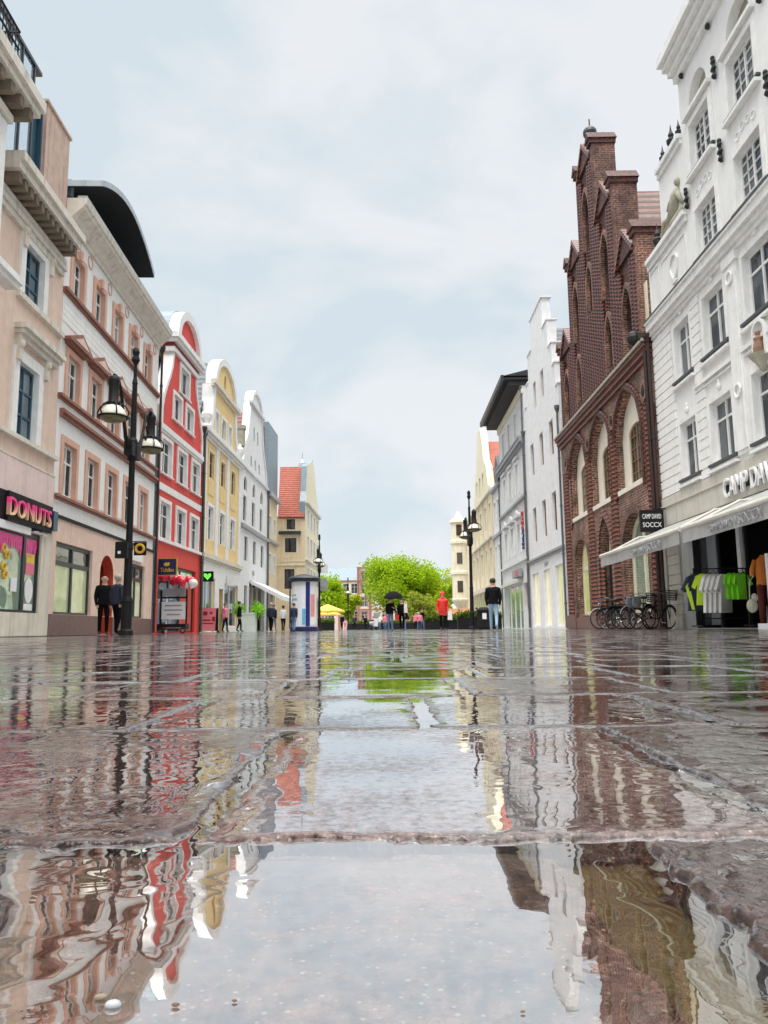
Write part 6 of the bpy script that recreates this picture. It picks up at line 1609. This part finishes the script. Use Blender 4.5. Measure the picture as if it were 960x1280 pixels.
# ================================================================== GROUND
def stone_material(name, coat=.62, far=False):
    m = bpy.data.materials.new(name); t, add, link = nodes(m); out = add('OutputMaterial')
    tc = add('TexCoord')
    big = add('TexNoise', i_Scale=1.7, i_Detail=3.); link(tc.outputs['Object'], big.inputs['Vector'])
    r1 = add('ValToRGB'); r1.color_ramp.elements[0].position = .41; r1.color_ramp.elements[0].color = (.036, .021, .0185, 1); r1.color_ramp.elements[1].position = .62; r1.color_ramp.elements[1].color = (.045, .043, .043, 1)
    link(big.outputs['Fac'], r1.inputs[0])
    col = r1.outputs[0]
    sp = add('TexNoise', i_Scale=150., i_Detail=5., i_Roughness=.75); link(tc.outputs['Object'], sp.inputs['Vector'])
    r2 = add('ValToRGB'); r2.color_ramp.elements[0].position = .36; r2.color_ramp.elements[0].color = (.25, .23, .22, 1); r2.color_ramp.elements[1].position = .66; r2.color_ramp.elements[1].color = (2.9, 2.7, 2.6, 1)
    link(sp.outputs['Fac'], r2.inputs[0])
    mu = add('MixRGB', blend_type='MULTIPLY'); mu.inputs[0].default_value = .85; link(col, mu.inputs[1]); link(r2.outputs[0], mu.inputs[2])
    vo = add('TexVoronoi', i_Scale=210.); link(tc.outputs['Object'], vo.inputs['Vector'])
    r3 = add('ValToRGB'); r3.color_ramp.elements[0].position = .10; r3.color_ramp.elements[0].color = (1, 1, 1, 1); r3.color_ramp.elements[1].position = .22; r3.color_ramp.elements[1].color = (0, 0, 0, 1)
    link(vo.outputs['Distance'], r3.inputs[0])
    mx = add('MixRGB'); mx.inputs[2].default_value = (.26, .23, .215, 1); link(mu.outputs[0], mx.inputs[1])
    sc = add('Math', operation='MULTIPLY'); sc.inputs[1].default_value = .4; link(r3.outputs[0], sc.inputs[0]); link(sc.outputs[0], mx.inputs[0])
    if not far:
        ta = add('Attribute', attribute_name='tone'); tv = add('VectorMath', operation='SCALE'); link(mx.outputs[0], tv.inputs[0]); link(ta.outputs['Fac'], tv.inputs['Scale']); mx = tv
    # grit: fine bump plus coarser chipping
    n1 = add('TexNoise', i_Scale=60., i_Detail=4., i_Roughness=.6); link(tc.outputs['Object'], n1.inputs['Vector'])
    n2 = add('TexNoise', i_Scale=14., i_Detail=3.); link(tc.outputs['Object'], n2.inputs['Vector'])
    b1 = add('Bump', i_Strength=1., i_Distance=.0016 if not far else .004); link(n1.outputs['Fac'], b1.inputs['Height'])
    b2 = add('Bump', i_Strength=1., i_Distance=.003 if not far else .006); link(n2.outputs['Fac'], b2.inputs['Height']); link(b1.outputs[0], b2.inputs['Normal'])
    nrm = b2.outputs[0]
    if far:
        br = add('TexBrick'); br.inputs['Scale'].default_value = 1.; br.inputs['Brick Width'].default_value = .3; br.inputs['Row Height'].default_value = .4; br.inputs['Mortar Size'].default_value = .012; br.inputs['Mortar Smooth'].default_value = .6
        link(tc.outputs['Object'], br.inputs['Vector'])
        b3 = add('Bump', i_Strength=.6, i_Distance=.006); b3.invert = True; link(br.outputs['Fac'], b3.inputs['Height']); link(nrm, b3.inputs['Normal']); nrm = b3.outputs[0]
    d = add('BsdfDiffuse', i_Roughness=.6); link(mx.outputs[0], d.inputs[0]); link(nrm, d.inputs['Normal'])
    g = add('BsdfGlossy', i_Roughness=.14); link(nrm, g.inputs['Normal']); g.inputs['Color'].default_value = (.97, .98, 1, 1)
    fac = gloss_factor(add, link, nrm, .05, .95, 2.5) if far else gloss_factor(add, link, nrm, .018, .90, 3.4)
    ms = add('MixShader'); link(fac, ms.inputs[0]); link(d.outputs[0], ms.inputs[1]); link(g.outputs[0], ms.inputs[2])
    # water film over the worn top; grains that stand proud of it stay gritty
    if far:
        nf = add('TexNoise', i_Scale=.9, i_Detail=5., i_Roughness=.65); link(tc.outputs['Object'], nf.inputs['Vector'])
        mf = add('MapRange'); mf.inputs['From Min'].default_value = .42; mf.inputs['From Max'].default_value = .60; link(nf.outputs['Fac'], mf.inputs['Value'])
        at = add('Math', operation='MAXIMUM'); link(mf.outputs[0], at.inputs[0]); link(br.outputs['Fac'], at.inputs[1])
    else: at = add('Attribute', attribute_name='grit')
    fn = film_normal(add, link, tc)
    g2 = add('BsdfGlossy', i_Roughness=.0); link(fn, g2.inputs['Normal']); g2.inputs['Color'].default_value = (.97, .98, 1, 1)
    f2 = gloss_factor(add, link, fn, .30, .70, 2.2)
    # single crystals stand through the film and break the mirror
    gn = add('TexNoise', i_Scale=130., i_Detail=4., i_Roughness=.7); link(tc.outputs['Object'], gn.inputs['Vector'])
    gb = add('TexNoise', i_Scale=8., i_Detail=4.); link(tc.outputs['Object'], gb.inputs['Vector'])
    ga_ = add('Math', operation='MULTIPLY_ADD'); link(gb.outputs['Fac'], ga_.inputs[0]); ga_.inputs[1].default_value = .9; link(gn.outputs['Fac'], ga_.inputs[2])
    gm = add('MapRange'); gm.inputs['From Min'].default_value = .88; gm.inputs['From Max'].default_value = 1.10; gm.inputs['To Min'].default_value = 1.; gm.inputs['To Max'].default_value = .52; link(ga_.outputs[0], gm.inputs['Value'])
    gf = add('Math', operation='MULTIPLY'); link(f2, gf.inputs[0]); link(gm.outputs[0], gf.inputs[1]); f2 = gf.outputs[0]
    d2 = add('BsdfDiffuse', i_Roughness=.3); dk = add('VectorMath', operation='SCALE'); dk.inputs['Scale'].default_value = .9; link(mx.outputs[0], dk.inputs[0]); link(dk.outputs[0], d2.inputs[0]); link(b2.outputs[0], d2.inputs['Normal'])
    m2 = add('MixShader'); link(f2, m2.inputs[0]); link(d2.outputs[0], m2.inputs[1]); link(g2.outputs[0], m2.inputs[2])
    mm = add('MixShader'); link(at.outputs[0 if far else 'Fac'], mm.inputs[0]); link(m2.outputs[0], mm.inputs[1]); link(ms.outputs[0], mm.inputs[2]); link(mm.outputs[0], out.inputs[0])
    return m
def film_normal(add, link, tc):
    n1 = add('TexNoise', i_Scale=26., i_Detail=1.5, i_Roughness=.4); n1.inputs['Distortion'].default_value = .8; link(tc.outputs['Object'], n1.inputs['Vector'])
    n2 = add('TexNoise', i_Scale=7., i_Detail=1.); link(tc.outputs['Object'], n2.inputs['Vector'])
    # calmer in the middle of the street, livelier to both sides
    sx = add('SeparateXYZ'); link(tc.outputs['Object'], sx.inputs[0])
    of = add('Math', operation='ADD'); of.inputs[1].default_value = -.01; link(sx.outputs[0], of.inputs[0])
    ab = add('Math', operation='ABSOLUTE'); link(of.outputs[0], ab.inputs[0])
    mr = add('MapRange'); mr.inputs['From Min'].default_value = .05; mr.inputs['From Max'].default_value = .16; mr.inputs['To Min'].default_value = .25; mr.inputs['To Max'].default_value = 1.; link(ab.outputs[0], mr.inputs['Value'])
    b1 = add('Bump', i_Distance=.0006); link(n1.outputs['Fac'], b1.inputs['Height']); link(mr.outputs[0], b1.inputs['Strength'])
    b2 = add('Bump', i_Distance=.0011, i_Strength=.8); link(n2.outputs['Fac'], b2.inputs['Height']); link(b1.outputs[0], b2.inputs['Normal'])
    n3 = add('TexNoise', i_Scale=105., i_Detail=2., i_Roughness=.5); n3.inputs['Distortion'].default_value = .4; link(tc.outputs['Object'], n3.inputs['Vector'])
    n4 = add('TexNoise', i_Scale=5.5, i_Detail=2.); link(tc.outputs['Object'], n4.inputs['Vector'])
    m4 = add('MapRange'); m4.inputs['From Min'].default_value = .48; m4.inputs['From Max'].default_value = .62; link(n4.outputs['Fac'], m4.inputs['Value'])
    m5 = add('Math', operation='MULTIPLY'); link(m4.outputs[0], m5.inputs[0]); link(mr.outputs[0], m5.inputs[1])
    b3 = add('Bump', i_Distance=.00026); link(n3.outputs['Fac'], b3.inputs['Height']); link(m5.outputs[0], b3.inputs['Strength']); link(b2.outputs[0], b3.inputs['Normal'])
    return b3.outputs[0]
def gloss_factor(add, link, nrm, lo, gain, power=3.):
    """share of mirror reflection: lo seen from above, rising towards grazing angles"""
    lw = add('LayerWeight', i_Blend=.5)
    if nrm is not None: link(nrm, lw.inputs['Normal'])
    pw = add('Math', operation='POWER'); link(lw.outputs['Facing'], pw.inputs[0]); pw.inputs[1].default_value = power
    ma = add('Math', operation='MULTIPLY_ADD'); ma.use_clamp = True; link(pw.outputs[0], ma.inputs[0]); ma.inputs[1].default_value = gain; ma.inputs[2].default_value = lo
    return ma.outputs[0]
def water_material():
    m = bpy.data.materials.new('rain_water'); t, add, link = nodes(m); out = add('OutputMaterial'); tc = add('TexCoord')
    fn = film_normal(add, link, tc)
    g = add('BsdfGlossy', i_Roughness=.0); link(fn, g.inputs['Normal']); g.inputs['Color'].default_value = (.97, .98, 1, 1)
    tr = add('BsdfTransparent'); tr.inputs[0].default_value = (.90, .90, .84, 1)
    fac = gloss_factor(add, link, fn, .33, .66, 2.5)
    ms = add('MixShader'); link(fac, ms.inputs[0]); link(tr.outputs[0], ms.inputs[1]); link(g.outputs[0], ms.inputs[2]); link(ms.outputs[0], out.inputs[0])
    return m
M['stone'] = stone_material('wet_granite'); M['stone_far'] = stone_material('wet_paving', far=True); M['water'] = water_material()
mk('joint_dirt', (.17, .125, .045), .5, var=.35, scale=30, bump=.5, bscale=120)

def fr(x, y, s, o=3): return noise.fractal(Vector((x * s, y * s, 3.7)), 1., 2., o)
class Slabs:
    def __init__(s): s.v = []; s.f = []
slv, slf, slg, slt = [], [], [], []
def slab(x0, x1, y0, y1, nx, ny, off, tx, ty, rough, bw, seed, thr=.001, tone=1.):
    """one granite sett: worn top, chipped rounded edges"""
    def pos(n, a, b_):
        out = []
        for i in range(n + 1):
            t = -1 + 2 * i / n; t = math.copysign(1 - (1 - abs(t)) ** 1.5, t); out.append((a + b_) / 2 + t * (b_ - a) / 2)
        return out
    xs, ys = pos(nx, x0, x1), pos(ny, y0, y1); n0 = len(slv)
    for j, y in enumerate(ys):
        for i, x in enumerate(xs):
            e = min(x - x0, x1 - x, y - y0, y1 - y)
            ex, ey = x, y
            if e < .03:   # wavering outline
                q = (.03 - max(e, 0)) / .03
                ex = x + q * (.005 * fr(x + seed, y, 22) + .004 * fr(x, y + seed, 70)); ey = y + q * (.006 * fr(x, y + seed, 16) + .004 * fr(x + seed, y, 70))
            h = off + tx * (x - (x0 + x1) / 2) + ty * (y - (y0 + y1) / 2)
            bp_ = rough * (.0011 * fr(x, y, 9) + .0008 * fr(x, y, 45) + (.0005 * fr(x, y, 150, 2) if nx > 60 else 0)) - thr
            gr = max(0., min(1., bp_ / .00025)); h += max(0., bp_)
            e2 = e + .0030 * fr(x, y, 35) + .0028 * fr(x + 5, y, 110)
            if e2 < bw:
                h -= .0105 * (1 - max(e2, 0) / bw) ** 1.7; pass
                h += .0006 * fr(x, y, 90) * min(1., (1 - max(e2, 0) / bw) * 2)
            if e2 < bw * 2.2: gr = max(gr, min(1., (2.2 - e2 / bw) / .9))
            h -= .0045 * max(0., fr(x + 3, y + 2, 15)) * max(0., 1 - e / .018) + .0012 * max(0., fr(x, y, 55)) * max(0., 1 - e / .03)
            if e <= 1e-6: h = min(h, -.011)
            slg.append(gr); slt.append(tone)
            slv.append((ex, ey, h))
    for j in range(ny):
        for i in range(nx):
            a = n0 + j * (nx + 1) + i; slf.append((a, a + 1, a + nx + 2, a + nx + 1))
rng = random.Random(4)
rows = [(-1.62, -1.22), (-1.21, -.81), (-.80, -.40), (-.39, .02), (.03, .385), (.398, .812), (.824, 1.192)]
y = 1.204
while y < 8.2: rows.append((y, y + .39)); y += .402
special = {(4, 0): (-.0027, 0, 0, 1.0, .0007), (4, -1): (-.0008, .002, 0, 1.6, .00015), (4, 1): (.0008, -.004, .0, 1.7, -.0008), (5, 0): (.0006, .001, -.0012, .9, .0010), (5, -1): (.0012, -.001, .0015, 1.1, .0006), (5, 1): (.0006, -.003, 0, 1.4, .0001), (6, 0): (.0002, 0, 0, .8, .0011), (6, -1): (.0006, .001, 0, 1, .0009), (6, 1): (.0002, 0, 0, 1., .0010)}
starts = {4: .085, 5: .205, 6: .045}
for ri, (y0, y1) in enumerate(rows):
    st = starts.get(ri, rng.uniform(-.15, .15)); d = max(.12, abs((y0 + y1) / 2))
    half = 1.6 if y1 < .5 else min(5.2, 1.2 + .75 * y1)
    k0 = int(half / .3)
    for k in range(-k0, k0 + 1):
        x1 = st + k * .302; x0 = x1 - .302
        ge = .0048
        if ri == 4 and k == 1: x0 += .028
        xa, xb = x0 + ge, x1 - ge
        off, tx, ty, rg, dsh = special.get((ri, k), (rng.uniform(-.0011, .0011), rng.uniform(-.003, .003), rng.uniform(-.0022, .0022), rng.uniform(.9, 1.5), rng.uniform(-.0002, .0009)))
        dist = math.hypot((xa + xb) / 2, (y0 + y1) / 2)
        if ri < 3: nx, ny = 8, 8
        elif dist < .5 and ri >= 4: nx, ny = 130, 170
        elif dist < .95 and ri >= 4: nx, ny = 80, 110
        elif dist < 1.7: nx, ny = 34, 44
        elif dist < 3.2: nx, ny = 16, 22
        else: nx, ny = 9, 12
        slab(xa, xb, y0, y1, nx, ny, off, tx, ty, rg, .0055 if dist < .95 else (.007 if dist < 3 else .010), ri * 7.3 + k * 1.9, dsh, 4.8 if (ri, k) == (4, 0) else (2.2 if (ri, k) == (5, 0) else rng.uniform(.5, 1.15)))
me = bpy.data.meshes.new('paving_slabs'); me.from_pydata(slv, [], slf); me.materials.append(M['stone']); me.polygons.foreach_set('use_smooth', [True] * len(slf)); me.update()
ga = me.attributes.new('grit', 'FLOAT', 'POINT'); ga.data.foreach_set('value', slg); ga = me.attributes.new('tone', 'FLOAT', 'POINT'); ga.data.foreach_set('value', slt)
tag(link_mesh('paving_slabs', me), kind='structure')
w = MB(); w.poly([(-6, -1.7, -.0135), (6, -1.7, -.0135), (8, 8.25, -.0135), (-8, 8.25, -.0135)]); tag(w.build('paving_bed', 'joint_dirt'), kind='structure')
# standing rain water lying in joints and worn hollows
w = MB(); w.poly([(-5.9, -1.65, 0), (5.9, -1.65, 0), (7.8, 8.24, 0), (-7.8, 8.24, 0)]); tag(w.build('rain_water', 'water', None, (0, 0, -.0019)), kind='structure')
# paving beyond: a sheet running to the horizon with an opening where the modelled setts lie
w = MB()
A_ = [(-8, 8.25), (8, 8.25), (6, -1.7), (-6, -1.7)]; B_ = [(-400, 900), (400, 900), (400, -60), (-400, -60)]
for i in range(4):
    j = (i + 1) % 4; w.poly([(A_[i][0], A_[i][1], 0), (A_[j][0], A_[j][1], 0), (B_[j][0], B_[j][1], 0), (B_[i][0], B_[i][1], 0)])
tag(w.build('street_pavement', 'stone_far', None, (0, 0, -.0025)), kind='structure')

# grit and small stones washed onto the setts
w = MB(); rg = random.Random(9)
for i in range(70):
    yy = .2 + rg.random() ** 1.5 * 1.0; xx = rg.uniform(-.55, .55) * yy * 1.1; rr_ = rg.uniform(.0004, .0010)
    w.ball((xx, yy, -.0015 + rr_ * .3), (rr_ * rg.uniform(1, 1.8), rr_, rr_ * .6), 6, 4)
tag(w.build('grit', 'hair_brown'), 'loose dark grit scattered over the wet paving', 'grit', kind='stuff')
for nm, lb, x_, y_, r_, m_ in (('pebble', 'small pale pebble in the puddle at the lower left', -.076, .233, .0020, 'sign_grey'), ('pebble', 'small tan pebble beside the pale pebble at the lower left', -.081, .2375, .0014, 'shaded_soffit_brown')):
    w = MB(); w.smooth = True; w.ball((0, 0, 0), (r_, r_ * .8, r_ * .55), 12, 8); w.v = [(a + .0008 * noise.noise(Vector((a * 400, b_ * 400, c_ * 400))), b_, c_) for a, b_, c_ in w.v]; tag(w.build(nm, m_, None, (x_, y_, -.0012)), lb, 'pebble')

# ================================================================== SKY, SUN, CAMERA
SUN_EL, SUN_AZ = rad(62), rad(200)
wd = bpy.data.worlds.new('World'); S.world = wd; wd.use_nodes = True; t = wd.node_tree; t.nodes.clear()
def add(kind, **kw):
    n = t.nodes.new('ShaderNode' + kind)
    for k, v in kw.items():
        if k.startswith('i_'): n.inputs[k[2:].replace('_', ' ')].default_value = v
        else: setattr(n, k, v)
    return n
link = lambda a, b_: t.links.new(a, b_)
out = add('OutputWorld'); bg = add('Background', i_Strength=.1); link(bg.outputs[0], out.inputs[0])
sky = add('TexSky', sky_type='NISHITA', sun_disc=False); sky.sun_elevation = SUN_EL; sky.sun_rotation = SUN_AZ
tc = add('TexCoord'); mp = add('Mapping'); mp.inputs['Scale'].default_value = (1, 1, 1.9); mp.inputs['Location'].default_value = (.35, .1, .2); link(tc.outputs['Generated'], mp.inputs[0])
n1 = add('TexNoise', i_Scale=3.0, i_Detail=6., i_Roughness=.52); n1.inputs['Distortion'].default_value = .3; link(mp.outputs[0], n1.inputs['Vector'])
r = add('ValToRGB'); r.color_ramp.elements[0].position = .41; r.color_ramp.elements[0].color = (5.25, 5.95, 6.4, 1); r.color_ramp.elements[1].position = .565; r.color_ramp.elements[1].color = (6.55, 6.75, 6.95, 1)
link(n1.outputs['Fac'], r.inputs[0])
mx = add('MixRGB'); mx.inputs[0].default_value = .93; link(sky.outputs[0], mx.inputs[1]); link(r.outputs[0], mx.inputs[2])
sp = add('SeparateXYZ'); link(tc.outputs['Generated'], sp.inputs[0])
mr = add('MapRange', interpolation_type='SMOOTHSTEP'); mr.inputs['From Min'].default_value = .66; mr.inputs['From Max'].default_value = 1.; mr.inputs['To Min'].default_value = 0.; mr.inputs['To Max'].default_value = ZEN; link(sp.outputs[2], mr.inputs['Value'])
vm = add('VectorMath', operation='SCALE'); vm.inputs[0].default_value = (6.6, 6.4, 6.0); link(mr.outputs[0], vm.inputs['Scale'])
sm = add('VectorMath', operation='ADD'); link(mx.outputs[0], sm.inputs[0]); link(vm.outputs[0], sm.inputs[1]); link(sm.outputs[0], bg.inputs['Color'])
sl = bpy.data.lights.new('sun', 'SUN'); sl.energy = SUNE; sl.angle = rad(25); sl.color = (1, .97, .93)
so = bpy.data.objects.new('sun', sl); COL.objects.link(so)
dv = Vector((math.sin(SUN_AZ) * math.cos(SUN_EL), math.cos(SUN_AZ) * math.cos(SUN_EL), math.sin(SUN_EL)))
so.rotation_euler = dv.to_track_quat('Z', 'Y').to_euler(); so.location = (0, 0, 60)

cam = bpy.data.cameras.new('camera'); co = bpy.data.objects.new('camera', cam); COL.objects.link(co); S.camera = co
cam.sensor_fit = 'VERTICAL'; cam.sensor_height = 36; cam.lens = 36 * 980 / 1280; cam.clip_start = .01; cam.clip_end = 3000
p = math.atan(146 / 980); ro = .0115
F = Vector((0, math.cos(p), math.sin(p))); U = Vector((0, -math.sin(p), math.cos(p))); R_ = Vector((1, 0, 0))
R2 = R_ * math.cos(ro) - U * math.sin(ro); U2 = R_ * math.sin(ro) + U * math.cos(ro)
mw = Matrix((R2, U2, -F)).transposed().to_4x4(); mw.translation = (0, 0, .10); co.matrix_world = mw
S.view_settings.view_transform = 'Standard'; S.view_settings.look = 'None'; S.view_settings.exposure = EXPO; S.view_settings.gamma = 1
S.cycles.use_denoising = True; S.cycles.max_bounces = 8; S.cycles.diffuse_bounces = 3; S.cycles.glossy_bounces = 4; S.cycles.transparent_max_bounces = 8; S.cycles.sample_clamp_indirect = 6
